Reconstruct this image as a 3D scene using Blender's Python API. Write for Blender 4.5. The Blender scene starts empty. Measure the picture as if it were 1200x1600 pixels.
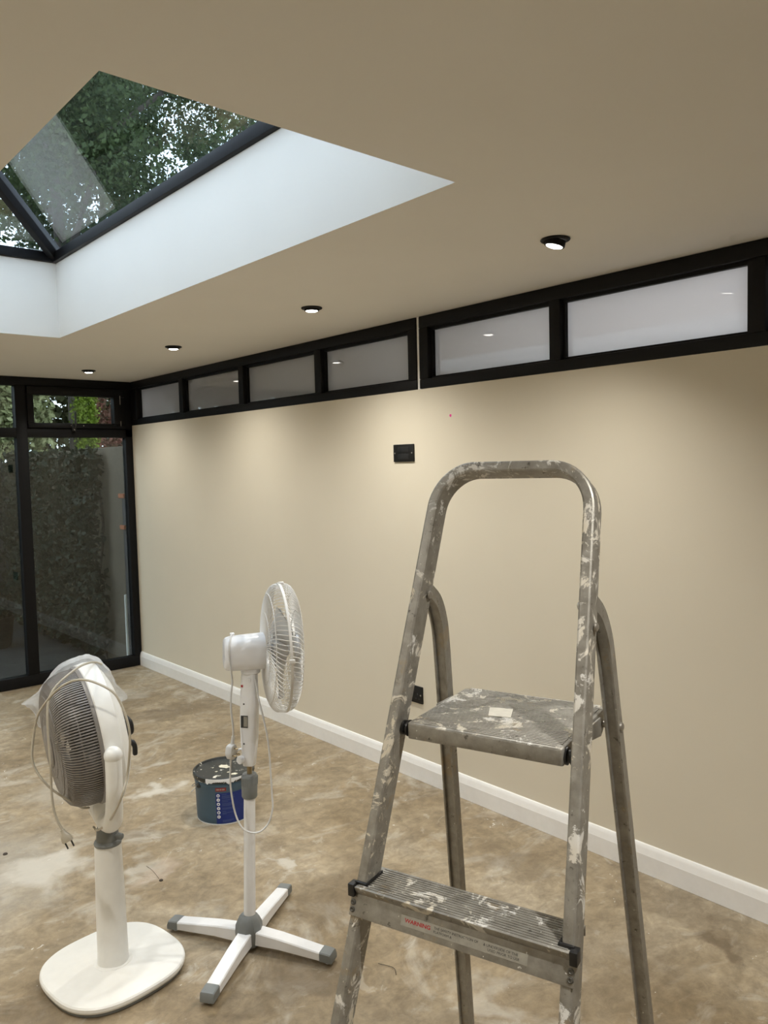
import bpy, bmesh, math, random
import numpy as np
from mathutils import Vector, Matrix

random.seed(7)
rng = np.random.default_rng(7)
SC = bpy.context.scene
COL = SC.collection
PI = math.pi

# ------------------------------------------------------------------ camera
CAM = np.array([-2.67098, -6.13872, 1.59311])
YAW, PITCH, ROLL, FPX = 0.717351, -0.060561, -0.024268, 1229.23
_f = np.array([math.sin(YAW)*math.cos(PITCH), math.cos(YAW)*math.cos(PITCH), math.sin(PITCH)])
_r = np.array([math.cos(YAW), -math.sin(YAW), 0.0])
_u = np.cross(_r, _f)
CR = math.cos(ROLL)*_r + math.sin(ROLL)*_u
CU = -math.sin(ROLL)*_r + math.cos(ROLL)*_u
CF = _f
cd = bpy.data.cameras.new('camera')
cd.sensor_fit = 'HORIZONTAL'
cd.sensor_width = 36.0
cd.lens = 36.0*FPX/1200.0
cd.clip_start = 0.02
cam = bpy.data.objects.new('camera', cd)
COL.objects.link(cam)
cam.matrix_world = Matrix(((CR[0], CU[0], -CF[0], CAM[0]),
                           (CR[1], CU[1], -CF[1], CAM[1]),
                           (CR[2], CU[2], -CF[2], CAM[2]),
                           (0, 0, 0, 1)))
SC.camera = cam

# ------------------------------------------------------------------ world and exposure
SKY_STRENGTH = 4.7
SPOT_POWER = 58.0
SPOT_COLOR = (1.0, 0.968, 0.885)
w = bpy.data.worlds.new('overcast_sky')
SC.world = w
w.use_nodes = True
bgn = w.node_tree.nodes['Background']
bgn.inputs['Color'].default_value = (0.77, 0.87, 1.0, 1)
bgn.inputs['Strength'].default_value = SKY_STRENGTH
SC.view_settings.view_transform = 'Standard'
SC.view_settings.look = 'None'
SC.view_settings.exposure = 0.0
SC.view_settings.gamma = 1.0
SC.view_settings.use_curve_mapping = False
SC.cycles.use_adaptive_sampling = True
SC.cycles.adaptive_threshold = 0.09
SC.cycles.adaptive_min_samples = 16
SC.cycles.max_bounces = 9
SC.cycles.diffuse_bounces = 4
SC.cycles.glossy_bounces = 4
SC.cycles.transparent_max_bounces = 16
SC.cycles.sample_clamp_indirect = 6.0


# ------------------------------------------------------------------ material helpers
def new_mat(name):
    m = bpy.data.materials.new(name)
    m.use_nodes = True
    nt = m.node_tree
    return m, nt, nt.nodes['Principled BSDF'], nt.nodes['Material Output']


def node(nt, typ, **kw):
    n = nt.nodes.new(typ)
    for k, v in kw.items():
        if k in n.inputs.keys():
            n.inputs[k].default_value = v
        else:
            setattr(n, k, v)
    return n


def ramp(nt, fac, stops, interp='LINEAR'):
    n = nt.nodes.new('ShaderNodeValToRGB')
    n.color_ramp.interpolation = interp
    els = n.color_ramp.elements
    while len(els) < len(stops):
        els.new(0.5)
    for e, (p, c) in zip(els, stops):
        e.position = p
        e.color = (c[0], c[1], c[2], 1) if not isinstance(c, (int, float)) else (c, c, c, 1)
    nt.links.new(fac, n.inputs['Fac'])
    return n.outputs['Color']


def mixc(nt, fac, a, b, mode='MIX'):
    n = nt.nodes.new('ShaderNodeMix')
    n.data_type = 'RGBA'
    n.blend_type = mode
    for sock, val in ((n.inputs[0], fac), (n.inputs[6], a), (n.inputs[7], b)):
        if isinstance(val, (int, float)):
            sock.default_value = val
        elif isinstance(val, tuple):
            sock.default_value = (val[0], val[1], val[2], 1)
        else:
            nt.links.new(val, sock)
    return n.outputs[2]


def math_n(nt, op, a, b=None, clamp=False):
    n = nt.nodes.new('ShaderNodeMath')
    n.operation = op
    n.use_clamp = clamp
    for i, v in enumerate((a, b)):
        if v is None:
            continue
        if isinstance(v, (int, float)):
            n.inputs[i].default_value = v
        else:
            nt.links.new(v, n.inputs[i])
    return n.outputs[0]


def geo_pos(nt):
    return nt.nodes.new('ShaderNodeNewGeometry').outputs['Position']


def noise(nt, vec, scale, detail=4, rough=0.55, dist=0.0):
    n = nt.nodes.new('ShaderNodeTexNoise')
    n.inputs['Scale'].default_value = scale
    n.inputs['Detail'].default_value = detail
    n.inputs['Roughness'].default_value = rough
    n.inputs['Distortion'].default_value = dist
    if vec is not None:
        nt.links.new(vec, n.inputs['Vector'])
    return n.outputs['Fac']


def mapping(nt, vec, scale=(1, 1, 1), rot=(0, 0, 0), loc=(0, 0, 0)):
    n = nt.nodes.new('ShaderNodeMapping')
    n.inputs['Scale'].default_value = scale
    n.inputs['Rotation'].default_value = rot
    n.inputs['Location'].default_value = loc
    nt.links.new(vec, n.inputs['Vector'])
    return n.outputs[0]


def bump(nt, h, strength, dist, bsdf):
    n = nt.nodes.new('ShaderNodeBump')
    n.inputs['Strength'].default_value = strength
    n.inputs['Distance'].default_value = dist
    nt.links.new(h, n.inputs['Height'])
    nt.links.new(n.outputs[0], bsdf.inputs['Normal'])


def simple(name, color, rough=0.5, metal=0.0, spec=0.5, var=0.06, nscale=30, bstr=0.0):
    m, nt, b, o = new_mat(name)
    b.inputs['Roughness'].default_value = rough
    b.inputs['Metallic'].default_value = metal
    b.inputs['Specular IOR Level'].default_value = spec
    f = noise(nt, geo_pos(nt), nscale, 3)
    lo = tuple(c*(1-var) for c in color)
    hi = tuple(min(1, c*(1+var)) for c in color)
    nt.links.new(ramp(nt, f, [(0.3, lo), (0.7, hi)]), b.inputs['Base Color'])
    if bstr:
        bump(nt, f, bstr, 0.002, b)
    return m


def glass(name, tint, ior=1.55, rough=0.0):
    m, nt, b, o = new_mat(name)
    nt.nodes.remove(b)
    tr = node(nt, 'ShaderNodeBsdfTransparent', Color=(*tint, 1))
    gl = node(nt, 'ShaderNodeBsdfGlossy', Color=(1, 1, 1, 1), Roughness=rough)
    fr = node(nt, 'ShaderNodeFresnel', IOR=ior)
    bf = nt.nodes.new('ShaderNodeNewGeometry').outputs['Backfacing']
    nt.links.new(math_n(nt, 'ADD', math_n(nt, 'MULTIPLY', bf, 1.0/ior-ior), ior), fr.inputs['IOR'])
    mx = nt.nodes.new('ShaderNodeMixShader')
    nt.links.new(fr.outputs[0], mx.inputs[0])
    nt.links.new(tr.outputs[0], mx.inputs[1])
    nt.links.new(gl.outputs[0], mx.inputs[2])
    nt.links.new(mx.outputs[0], o.inputs[0])
    return m


M = {}
# painted plaster
def plaster(name, color):
    m, nt, b, o = new_mat(name)
    P = geo_pos(nt)
    f = noise(nt, P, 1.3, 3)
    lo = tuple(c*0.975 for c in color)
    hi = tuple(min(1, c*1.02) for c in color)
    nt.links.new(ramp(nt, f, [(0.3, lo), (0.7, hi)]), b.inputs['Base Color'])
    b.inputs['Roughness'].default_value = 0.7
    b.inputs['Specular IOR Level'].default_value = 0.25
    return m
M['wall'] = plaster('cream_wall_paint', (0.71, 0.65, 0.535))
M['ceiling'] = plaster('white_ceiling_paint', (0.80, 0.775, 0.725))
M['skirting'] = simple('white_gloss_paint', (0.88, 0.87, 0.86), 0.35, var=0.02)


def floor_material():
    m, nt, b, o = new_mat('bare_concrete_screed')
    P = geo_pos(nt)
    big = noise(nt, mapping(nt, P, (1, 1, 1), (0, 0, 0.5)), 1.5, 5, 0.62, 0.5)
    col = ramp(nt, big, [(0.28, (0.205, 0.152, 0.090)), (0.42, (0.275, 0.212, 0.134)),
                         (0.54, (0.335, 0.268, 0.180)), (0.68, (0.40, 0.335, 0.245))])
    # fine mottling
    fine = noise(nt, mapping(nt, P, (1.0, 1.35, 1), (0, 0, 0.9)), 8, 6, 0.72, 1.0)
    col = mixc(nt, 0.75, col, ramp(nt, fine, [(0.25, 0.55), (0.5, 1.0), (0.75, 1.42)]), 'MULTIPLY')
    mott = noise(nt, P, 24, 5, 0.72, 0.6)
    col = mixc(nt, 0.8, col, ramp(nt, mott, [(0.3, 0.72), (0.5, 1.0), (0.7, 1.25)]), 'MULTIPLY')
    # pale cement and paint-dust clouds
    cl = noise(nt, mapping(nt, P, (1.0, 1.25, 1), (0, 0, -0.5), (3.1, 1.2, 0)), 2.3, 6, 0.66, 1.6)
    clm = ramp(nt, cl, [(0.53, 0.0), (0.70, 1.0)])
    col = mixc(nt, math_n(nt, 'MULTIPLY', clm, 0.62), col, (0.56, 0.52, 0.45))
    cs_ = noise(nt, mapping(nt, P, (1.0, 1.2, 1), (0, 0, -0.35), (1.3, 5.2, 0)), 5.5, 6, 0.7, 1.1)
    csm = ramp(nt, cs_, [(0.60, 0.0), (0.635, 1.0)])
    col = mixc(nt, math_n(nt, 'MULTIPLY', csm, 0.30), col, (0.60, 0.56, 0.49))
    # dark damp stains
    st = noise(nt, mapping(nt, P, (1.1, 1.3, 1), (0, 0, 0.2), (7.7, 3.3, 0)), 2.1, 6, 0.7, 0.9)
    stm = ramp(nt, st, [(0.55, 0.0), (0.64, 1.0)])
    col = mixc(nt, math_n(nt, 'MULTIPLY', stm, 0.36), col, (0.135, 0.098, 0.060))
    # stains and pale smears that have their own place on this floor (x, y, rx, ry, colour, amount)
    wob = nt.nodes.new('ShaderNodeTexNoise')
    wob.inputs['Scale'].default_value = 7
    wob.inputs['Detail'].default_value = 4
    nt.links.new(P, wob.inputs['Vector'])
    sub = nt.nodes.new('ShaderNodeVectorMath'); sub.operation = 'SUBTRACT'
    nt.links.new(wob.outputs['Color'], sub.inputs[0]); sub.inputs[1].default_value = (0.5, 0.5, 0.5)
    scl = nt.nodes.new('ShaderNodeVectorMath'); scl.operation = 'SCALE'
    nt.links.new(sub.outputs[0], scl.inputs[0]); scl.inputs['Scale'].default_value = 0.42
    addv = nt.nodes.new('ShaderNodeVectorMath'); addv.operation = 'ADD'
    nt.links.new(P, addv.inputs[0]); nt.links.new(scl.outputs[0], addv.inputs[1])
    PW = addv.outputs[0]
    for (x, y, rx, ry, c, amt) in STAINS:
        mp = nt.nodes.new('ShaderNodeVectorMath'); mp.operation = 'SUBTRACT'
        nt.links.new(PW, mp.inputs[0]); mp.inputs[1].default_value = (x, y, 0)
        dv = nt.nodes.new('ShaderNodeVectorMath'); dv.operation = 'MULTIPLY'
        nt.links.new(mp.outputs[0], dv.inputs[0]); dv.inputs[1].default_value = (1/rx, 1/ry, 0)
        ln = nt.nodes.new('ShaderNodeVectorMath'); ln.operation = 'LENGTH'
        nt.links.new(dv.outputs[0], ln.inputs[0])
        k = ramp(nt, ln.outputs['Value'], [(0.45, 1.0), (1.0, 0.0)])
        col = mixc(nt, math_n(nt, 'MULTIPLY', k, amt), col, c)
    # white paint flecks
    vo = nt.nodes.new('ShaderNodeTexVoronoi')
    vo.inputs['Scale'].default_value = 26
    nt.links.new(mapping(nt, PW, (1, 1, 0)), vo.inputs['Vector'])
    sel = nt.nodes.new('ShaderNodeSeparateColor')
    nt.links.new(vo.outputs['Color'], sel.inputs[0])
    pick = math_n(nt, 'GREATER_THAN', sel.outputs[0], 0.93)
    spot = math_n(nt, 'LESS_THAN', vo.outputs['Distance'], 0.13)
    col = mixc(nt, math_n(nt, 'MULTIPLY', math_n(nt, 'MULTIPLY', pick, spot), 0.8), col, (0.72, 0.70, 0.66))
    # small dark scratches
    sc = noise(nt, mapping(nt, P, (2.5, 9, 1), (0, 0, 0.7)), 6, 3, 0.7, 2.2)
    scm = ramp(nt, sc, [(0.66, 0.0), (0.72, 1.0)])
    col = mixc(nt, math_n(nt, 'MULTIPLY', scm, 0.22), col, (0.13, 0.10, 0.07))
    nt.links.new(col, b.inputs['Base Color'])
    nt.links.new(ramp(nt, big, [(0.3, 0.38), (0.7, 0.62)]), b.inputs['Roughness'])
    b.inputs['Specular IOR Level'].default_value = 0.4
    return m


DK = (0.15, 0.11, 0.068)
PL = (0.62, 0.59, 0.53)
GR = (0.40, 0.38, 0.34)
STAINS = [
    (-1.32, -4.17, 0.16, 0.12, DK, 0.55), (-0.90, -3.85, 0.30, 0.20, DK, 0.50), (-0.75, -4.25, 0.22, 0.30, DK, 0.30),
    (-0.30, -4.15, 0.14, 0.22, DK, 0.45), (-0.15, -4.77, 0.14, 0.35, DK, 0.40), (-0.23, -4.98, 0.05, 0.09, DK, 0.7),
    (-0.60, -4.80, 0.35, 0.40, DK, 0.32), (-0.42, -1.36, 0.40, 0.16, DK, 0.55), (-0.9, -1.30, 0.35, 0.12, DK, 0.35),
    (-2.05, -3.80, 0.25, 0.20, DK, 0.45), (-1.05, -4.75, 0.25, 0.25, DK, 0.25),
    (-1.90, -2.75, 0.42, 0.55, GR, 0.50), (-1.73, -2.89, 0.22, 0.18, PL, 0.65), (-1.45, -3.15, 0.13, 0.10, PL, 0.45),
    (-1.02, -2.50, 0.13, 0.08, PL, 0.75), (-0.89, -2.15, 0.12, 0.08, PL, 0.55), (-1.35, -2.15, 0.28, 0.20, PL, 0.35),
    (-0.96, -3.52, 0.06, 0.04, PL, 0.7), (-0.55, -0.75, 0.30, 0.25, PL, 0.40), (-1.15, -1.7, 0.2, 0.12, PL, 0.35),
    (-1.40, -3.25, 0.10, 0.08, (0.52, 0.42, 0.34), 0.45), (-0.99, -4.62, 0.10, 0.14, PL, 0.35),
]
M['floor'] = floor_material()

M['black_alu'] = simple('black_powder_coat', (0.008, 0.008, 0.009), 0.5, spec=0.18, var=0.1, nscale=60)
M['black_plastic'] = simple('black_plastic', (0.012, 0.012, 0.013), 0.42, var=0.2, nscale=90)
M['black_socket'] = simple('matt_black_socket', (0.010, 0.010, 0.010), 0.5, spec=0.3)
M['white_plastic'] = simple('white_plastic', (0.86, 0.86, 0.84), 0.32, var=0.02)
M['cool_plastic'] = simple('cool_white_plastic', (0.86, 0.87, 0.90), 0.24, var=0.02)
M['grey_plastic'] = simple('mid_grey_plastic', (0.20, 0.215, 0.22), 0.45, var=0.05)
M['grille_grey'] = simple('grey_grille_plastic', (0.24, 0.225, 0.215), 0.35, var=0.05)
M['drum_grey'] = simple('drum_inner_grey', (0.30, 0.285, 0.27), 0.5, var=0.05)
M['dark_grey'] = simple('charcoal_plastic', (0.035, 0.038, 0.04), 0.45, var=0.1)
M['chrome'] = simple('worn_chrome', (0.62, 0.60, 0.56), 0.22, 1.0, var=0.05)
M['brass_rod'] = simple('dull_brass_rod', (0.36, 0.29, 0.18), 0.35, 0.9, var=0.08)
M['steel'] = simple('dull_steel', (0.42, 0.40, 0.37), 0.4, 0.8, var=0.15, nscale=120)
M['cord_beige'] = simple('beige_cord', (0.50, 0.46, 0.38), 0.45, var=0.04)
M['cord_white'] = simple('white_cord', (0.66, 0.66, 0.66), 0.4, var=0.03)
M['wire_white'] = simple('white_guard_wire', (0.74, 0.73, 0.71), 0.35, var=0.02)
M['blade_white'] = simple('white_fan_blade', (0.60, 0.61, 0.62), 0.35, var=0.02)
M['red_print'] = simple('red_print', (0.42, 0.03, 0.035), 0.5)
M['black_print'] = simple('black_print', (0.05, 0.05, 0.05), 0.6)
M['white_print'] = simple('white_print', (0.75, 0.76, 0.78), 0.5)
M['blue_label'] = simple('blue_label', (0.006, 0.025, 0.19), 0.38, var=0.08)
M['blue_print'] = simple('pale_blue_print', (0.05, 0.08, 0.24), 0.5)
M['red_label'] = simple('red_label', (0.26, 0.025, 0.03), 0.45)
M['bucket'] = simple('slate_blue_plastic', (0.056, 0.108, 0.165), 0.42, var=0.05, nscale=14)
M['cream_paint'] = simple('dried_cream_paint', (0.78, 0.74, 0.60), 0.5)
M['pink'] = simple('pink_mark', (0.85, 0.06, 0.36), 0.6)
M['lens'] = None


def aluminium(name, paint, seed):
    m, nt, b, o = new_mat(name)
    P = mapping(nt, geo_pos(nt), (1, 1, 1), (0, 0, 0), (seed*1.7, seed*0.9, seed*2.3))
    f = noise(nt, P, 38, 5, 0.6)
    base = ramp(nt, f, [(0.3, (0.245, 0.232, 0.208)), (0.7, (0.40, 0.384, 0.352))])
    tan = ramp(nt, noise(nt, P, 15, 5, 0.6), [(0.60, 0.0), (0.66, 1.0)])
    base = mixc(nt, math_n(nt, 'MULTIPLY', tan, 0.45), base, (0.38, 0.29, 0.17))
    dk = ramp(nt, noise(nt, P, 55, 4, 0.7), [(0.63, 0.0), (0.69, 1.0)])
    base = mixc(nt, math_n(nt, 'MULTIPLY', dk, 0.65), base, (0.055, 0.048, 0.04))
    big = noise(nt, P, 20, 9, 0.72, 0.8)
    pm = ramp(nt, big, [(paint, 0.0), (paint+0.035, 1.0)])
    sm = ramp(nt, noise(nt, P, 120, 3, 0.6), [(0.70, 0.0), (0.73, 1.0)])
    mask = math_n(nt, 'MAXIMUM', pm, sm)
    tint = ramp(nt, noise(nt, P, 9, 2), [(0.4, (0.70, 0.69, 0.67)), (0.62, (0.62, 0.56, 0.45))])
    col = mixc(nt, mask, base, tint)
    nt.links.new(col, b.inputs['Base Color'])
    inv = math_n(nt, 'SUBTRACT', 1.0, mask)
    nt.links.new(math_n(nt, 'MULTIPLY', inv, 0.55), b.inputs['Metallic'])
    nt.links.new(ramp(nt, f, [(0.3, 0.38), (0.7, 0.58)]), b.inputs['Roughness'])
    bump(nt, mask, 0.35, 0.0012, b)
    return m


M['alu_hoop'] = aluminium('painted_splashed_aluminium', 0.538, 0.0)
M['alu_tread'] = aluminium('scuffed_tread_aluminium', 0.55, 2.0)
M['alu_leg'] = aluminium('dull_leg_aluminium', 0.66, 4.0)
M['alu_lip'] = aluminium('step_edge_aluminium', 0.68, 6.0)
M['rivet'] = simple('dark_rivet', (0.10, 0.095, 0.085), 0.5, 0.5, var=0.2)
M['sticker'] = simple('faded_sticker', (0.34, 0.325, 0.285), 0.45, 0.15, var=0.12, nscale=70)
M['tape'] = simple('pale_tape', (0.60, 0.57, 0.50), 0.5, var=0.08, nscale=60)


def lid_material():
    m, nt, b, o = new_mat('paint_splashed_lid')
    P = geo_pos(nt)
    big = noise(nt, P, 17, 7, 0.62, 0.6)
    pm = ramp(nt, big, [(0.615, 0.0), (0.628, 1.0)])
    sm = ramp(nt, noise(nt, P, 70, 3, 0.6), [(0.685, 0.0), (0.70, 1.0)])
    mask = math_n(nt, 'MAXIMUM', pm, sm)
    nt.links.new(mixc(nt, mask, (0.026, 0.030, 0.031), (0.74, 0.72, 0.64)), b.inputs['Base Color'])
    b.inputs['Roughness'].default_value = 0.4
    bump(nt, mask, 0.3, 0.001, b)
    return m


M['lid'] = lid_material()


def frosted():
    m, nt, b, o = new_mat('frosted_window_film')
    nt.nodes.remove(b)
    P = geo_pos(nt)
    f = noise(nt, P, 3.0, 3)
    c1 = ramp(nt, f, [(0.3, (0.40, 0.40, 0.395)), (0.7, (0.44, 0.44, 0.435))])
    df = nt.nodes.new('ShaderNodeBsdfDiffuse')
    nt.links.new(c1, df.inputs['Color'])
    tl = node(nt, 'ShaderNodeBsdfTranslucent', Color=(0.93, 0.88, 0.84, 1))
    m1 = nt.nodes.new('ShaderNodeMixShader')
    m1.inputs[0].default_value = 0.80
    nt.links.new(df.outputs[0], m1.inputs[1])
    nt.links.new(tl.outputs[0], m1.inputs[2])
    gl = node(nt, 'ShaderNodeBsdfGlossy', Color=(1, 1, 1, 1), Roughness=0.015)
    fr = node(nt, 'ShaderNodeFresnel', IOR=1.85)
    mx = nt.nodes.new('ShaderNodeMixShader')
    nt.links.new(fr.outputs[0], mx.inputs[0])
    nt.links.new(m1.outputs[0], mx.inputs[1])
    nt.links.new(gl.outputs[0], mx.inputs[2])
    nt.links.new(mx.outputs[0], o.inputs[0])
    return m


M['frosted'] = frosted()
M['glass_wall'] = glass('tinted_wall_glass', (0.62, 0.65, 0.63), 1.5)
M['glass_roof'] = glass('tinted_roof_glass', (0.80, 0.84, 0.86), 1.8)


def sheet_material():
    m, nt, b, o = new_mat('translucent_polythene')
    nt.nodes.remove(b)
    P = geo_pos(nt)
    df = node(nt, 'ShaderNodeBsdfDiffuse', Color=(0.78, 0.79, 0.80, 1))
    tl = node(nt, 'ShaderNodeBsdfTranslucent', Color=(0.78, 0.79, 0.80, 1))
    a = nt.nodes.new('ShaderNodeMixShader'); a.inputs[0].default_value = 0.45
    nt.links.new(df.outputs[0], a.inputs[1]); nt.links.new(tl.outputs[0], a.inputs[2])
    gl = node(nt, 'ShaderNodeBsdfGlossy', Roughness=0.25)
    g = nt.nodes.new('ShaderNodeMixShader'); g.inputs[0].default_value = 0.10
    nt.links.new(a.outputs[0], g.inputs[1]); nt.links.new(gl.outputs[0], g.inputs[2])
    tr = nt.nodes.new('ShaderNodeBsdfTransparent')
    mx = nt.nodes.new('ShaderNodeMixShader')
    nt.links.new(ramp(nt, noise(nt, P, 12, 4), [(0.3, 0.45), (0.7, 0.85)]), mx.inputs[0])
    nt.links.new(tr.outputs[0], mx.inputs[1]); nt.links.new(g.outputs[0], mx.inputs[2])
    nt.links.new(mx.outputs[0], o.inputs[0])
    return m


M['sheet'] = sheet_material()


def leaf_mat(name, lo, hi, trans=0.3, scale=6.0):
    m, nt, b, o = new_mat(name)
    nt.nodes.remove(b)
    P = geo_pos(nt)
    c = ramp(nt, noise(nt, P, scale, 4, 0.7), [(0.3, lo), (0.7, hi)])
    pr = nt.nodes.new('ShaderNodeBsdfPrincipled')
    pr.inputs['Roughness'].default_value = 0.6
    pr.inputs['Specular IOR Level'].default_value = 0.2
    nt.links.new(c, pr.inputs['Base Color'])
    tl = nt.nodes.new('ShaderNodeBsdfTranslucent')
    nt.links.new(c, tl.inputs['Color'])
    mx = nt.nodes.new('ShaderNodeMixShader'); mx.inputs[0].default_value = trans
    nt.links.new(pr.outputs[0], mx.inputs[1]); nt.links.new(tl.outputs[0], mx.inputs[2])
    nt.links.new(mx.outputs[0], o.inputs[0])
    return m


M['leaf_tree'] = leaf_mat('tree_leaf', (0.022, 0.038, 0.014), (0.075, 0.105, 0.035))
M['leaf_tree2'] = leaf_mat('olive_tree_leaf', (0.035, 0.042, 0.018), (0.11, 0.11, 0.045))
M['leaf_ivy'] = leaf_mat('ivy_leaf', (0.005, 0.010, 0.005), (0.026, 0.040, 0.022), 0.1, 14)
M['leaf_pale'] = leaf_mat('variegated_ivy_leaf', (0.10, 0.13, 0.04), (0.50, 0.50, 0.28), 0.2, 18)
M['leaf_lime'] = leaf_mat('lime_conifer_leaf', (0.12, 0.18, 0.02), (0.28, 0.36, 0.05), 0.3, 14)
M['leaf_red'] = leaf_mat('red_photinia_leaf', (0.05, 0.05, 0.02), (0.34, 0.12, 0.10), 0.2, 16)
M['bark'] = simple('bark', (0.06, 0.048, 0.038), 0.8, var=0.4, nscale=16, bstr=0.4)
M['render_wall'] = simple('garden_render', (0.13, 0.105, 0.075), 0.8, var=0.12, nscale=5)
M['patio'] = simple('dark_patio_stone', (0.022, 0.022, 0.022), 0.6, var=0.3, nscale=5)
M['orange_brick'] = simple('orange_brick', (0.42, 0.15, 0.07), 0.8, var=0.2)
M['slate'] = simple('slate_board', (0.04, 0.04, 0.045), 0.6, var=0.15)


def emitter(name, color, strength):
    m, nt, b, o = new_mat(name)
    b.inputs['Base Color'].default_value = (0.8, 0.8, 0.8, 1)
    b.inputs['Emission Color'].default_value = (*color, 1)
    b.inputs['Emission Strength'].default_value = strength
    return m


M['lens'] = emitter('lit_led_lens', (1.0, 0.94, 0.86), 9.0)


# ------------------------------------------------------------------ mesh helpers
class MB:
    def __init__(self):
        self.v, self.f = [], []

    def add(self, verts, faces):
        o = len(self.v)
        self.v += [tuple(map(float, p)) for p in verts]
        self.f += [tuple(i+o for i in f) for f in faces]
        return self

    def box(self, x0, x1, y0, y1, z0, z1, mat=None):
        vs = [Vector((x, y, z)) for z in (z0, z1) for y in (y0, y1) for x in (x0, x1)]
        if mat is not None:
            vs = [mat @ p for p in vs]
        return self.add(vs, [(0, 2, 3, 1), (4, 5, 7, 6), (0, 1, 5, 4), (2, 6, 7, 3), (0, 4, 6, 2), (1, 3, 7, 5)])

    def prism(self, poly, h0, h1, fn):
        """poly: 2D points; fn(a, b, h) -> 3D"""
        n = len(poly)
        vs = [fn(a, b, h0) for a, b in poly] + [fn(a, b, h1) for a, b in poly]
        fs = [(i, (i+1) % n, n+(i+1) % n, n+i) for i in range(n)]
        fs += [tuple(range(n-1, -1, -1)), tuple(range(n, 2*n))]
        return self.add(vs, fs)

    def lathe(self, prof, origin=(0, 0, 0), axis=(0, 0, 1), seg=48, closed=False):
        """prof: (t along axis, radius)"""
        a = Vector(axis).normalized()
        x = a.orthogonal().normalized()
        y = a.cross(x)
        o = Vector(origin)
        vs, fs = [], []
        n = len(prof)
        for t, r in prof:
            for k in range(seg):
                q = 2*PI*k/seg
                vs.append(o + a*t + (x*math.cos(q) + y*math.sin(q))*r)
        rows = n if closed else n-1
        for i in range(rows):
            j = (i+1) % n
            for k in range(seg):
                k2 = (k+1) % seg
                fs.append((i*seg+k, i*seg+k2, j*seg+k2, j*seg+k))
        if not closed:
            if prof[0][1] > 1e-5:
                fs.append(tuple(range(seg-1, -1, -1)))
            if prof[-1][1] > 1e-5:
                fs.append(tuple((n-1)*seg+k for k in range(seg)))
        return self.add(vs, fs)

    def tube(self, pts, rad, seg=8, cap=True, up=None):
        pts = [Vector(p) for p in pts]
        n = len(pts)
        rads = rad if isinstance(rad, (list, tuple)) else [rad]*n
        tang = [(pts[min(i+1, n-1)] - pts[max(i-1, 0)]).normalized() for i in range(n)]
        nrm = Vector(up) if up is not None else tang[0].orthogonal()
        vs, fs = [], []
        for i in range(n):
            t = tang[i]
            nrm = (nrm - t*nrm.dot(t)).normalized()
            bi = t.cross(nrm)
            for k in range(seg):
                q = 2*PI*k/seg
                vs.append(pts[i] + (nrm*math.cos(q) + bi*math.sin(q))*rads[i])
        for i in range(n-1):
            for k in range(seg):
                k2 = (k+1) % seg
                fs.append((i*seg+k, i*seg+k2, (i+1)*seg+k2, (i+1)*seg+k))
        if cap:
            fs.append(tuple(range(seg-1, -1, -1)))
            fs.append(tuple((n-1)*seg+k for k in range(seg)))
        return self.add(vs, fs)

    def sweep(self, pts, prof, side):
        """prof: 2D (a, b); a along in-plane normal, b along `side` (constant)"""
        pts = [Vector(p) for p in pts]
        s = Vector(side).normalized()
        n, k = len(pts), len(prof)
        vs, fs = [], []
        for i in range(n):
            t = (pts[min(i+1, n-1)] - pts[max(i-1, 0)]).normalized()
            a = s.cross(t).normalized()
            sb = t.cross(a)
            for (p, q) in prof:
                vs.append(pts[i] + a*p + sb*q)
        for i in range(n-1):
            for j in range(k):
                j2 = (j+1) % k
                fs.append((i*k+j, i*k+j2, (i+1)*k+j2, (i+1)*k+j))
        fs.append(tuple(range(k-1, -1, -1)))
        fs.append(tuple((n-1)*k+j for j in range(k)))
        return self.add(vs, fs)

    def build(self, name, mat, parent=None, smooth=True, angle=35, bevel=0.0, bseg=2, kind=None, label=None):
        me = bpy.data.meshes.new(name)
        me.from_pydata(self.v, [], self.f)
        bm = bmesh.new()
        bm.from_mesh(me)
        bmesh.ops.recalc_face_normals(bm, faces=bm.faces)
        if bevel > 0:
            es = [e for e in bm.edges if len(e.link_faces) == 2 and e.calc_face_angle(0) > math.radians(30)]
            bmesh.ops.bevel(bm, geom=es, offset=bevel, segments=bseg, affect='EDGES', profile=0.5, clamp_overlap=True)
        bm.to_mesh(me)
        bm.free()
        if smooth:
            me.polygons.foreach_set('use_smooth', [True]*len(me.polygons))
            me.set_sharp_from_angle(angle=math.radians(angle))
        me.materials.append(M[mat] if isinstance(mat, str) else mat)
        o = bpy.data.objects.new(name, me)
        COL.objects.link(o)
        if parent is not None:
            o.parent = parent
        if kind:
            o['kind'] = kind
        if label:
            o['label'] = label
        return o


def thing(name, label, cat, loc=(0, 0, 0), group=None):
    o = bpy.data.objects.new(name, None)
    o.empty_display_size = 0.1
    COL.objects.link(o)
    o.location = loc
    o['label'] = label
    o['category'] = cat
    if group:
        o['group'] = group
    return o


def tag(o, label, cat, group=None):
    o['label'] = label
    o['category'] = cat
    if group:
        o['group'] = group
    return o


def structure(o, label=None):
    o['kind'] = 'structure'
    if label:
        o['label'] = label
    return o


def root_structure(name, label, loc=(0, 0, 0)):
    o = bpy.data.objects.new(name, None)
    COL.objects.link(o)
    o.location = loc
    o['kind'] = 'structure'
    o['label'] = label
    return o


def at(u, v, depth):
    """the place in the room that lies `depth` metres in front of the camera plane at a photo pixel (used to survey positions)"""
    return Vector(CAM + (CF + CR*((u-600)/FPX) - CU*((v-800)/FPX))*depth)


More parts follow.
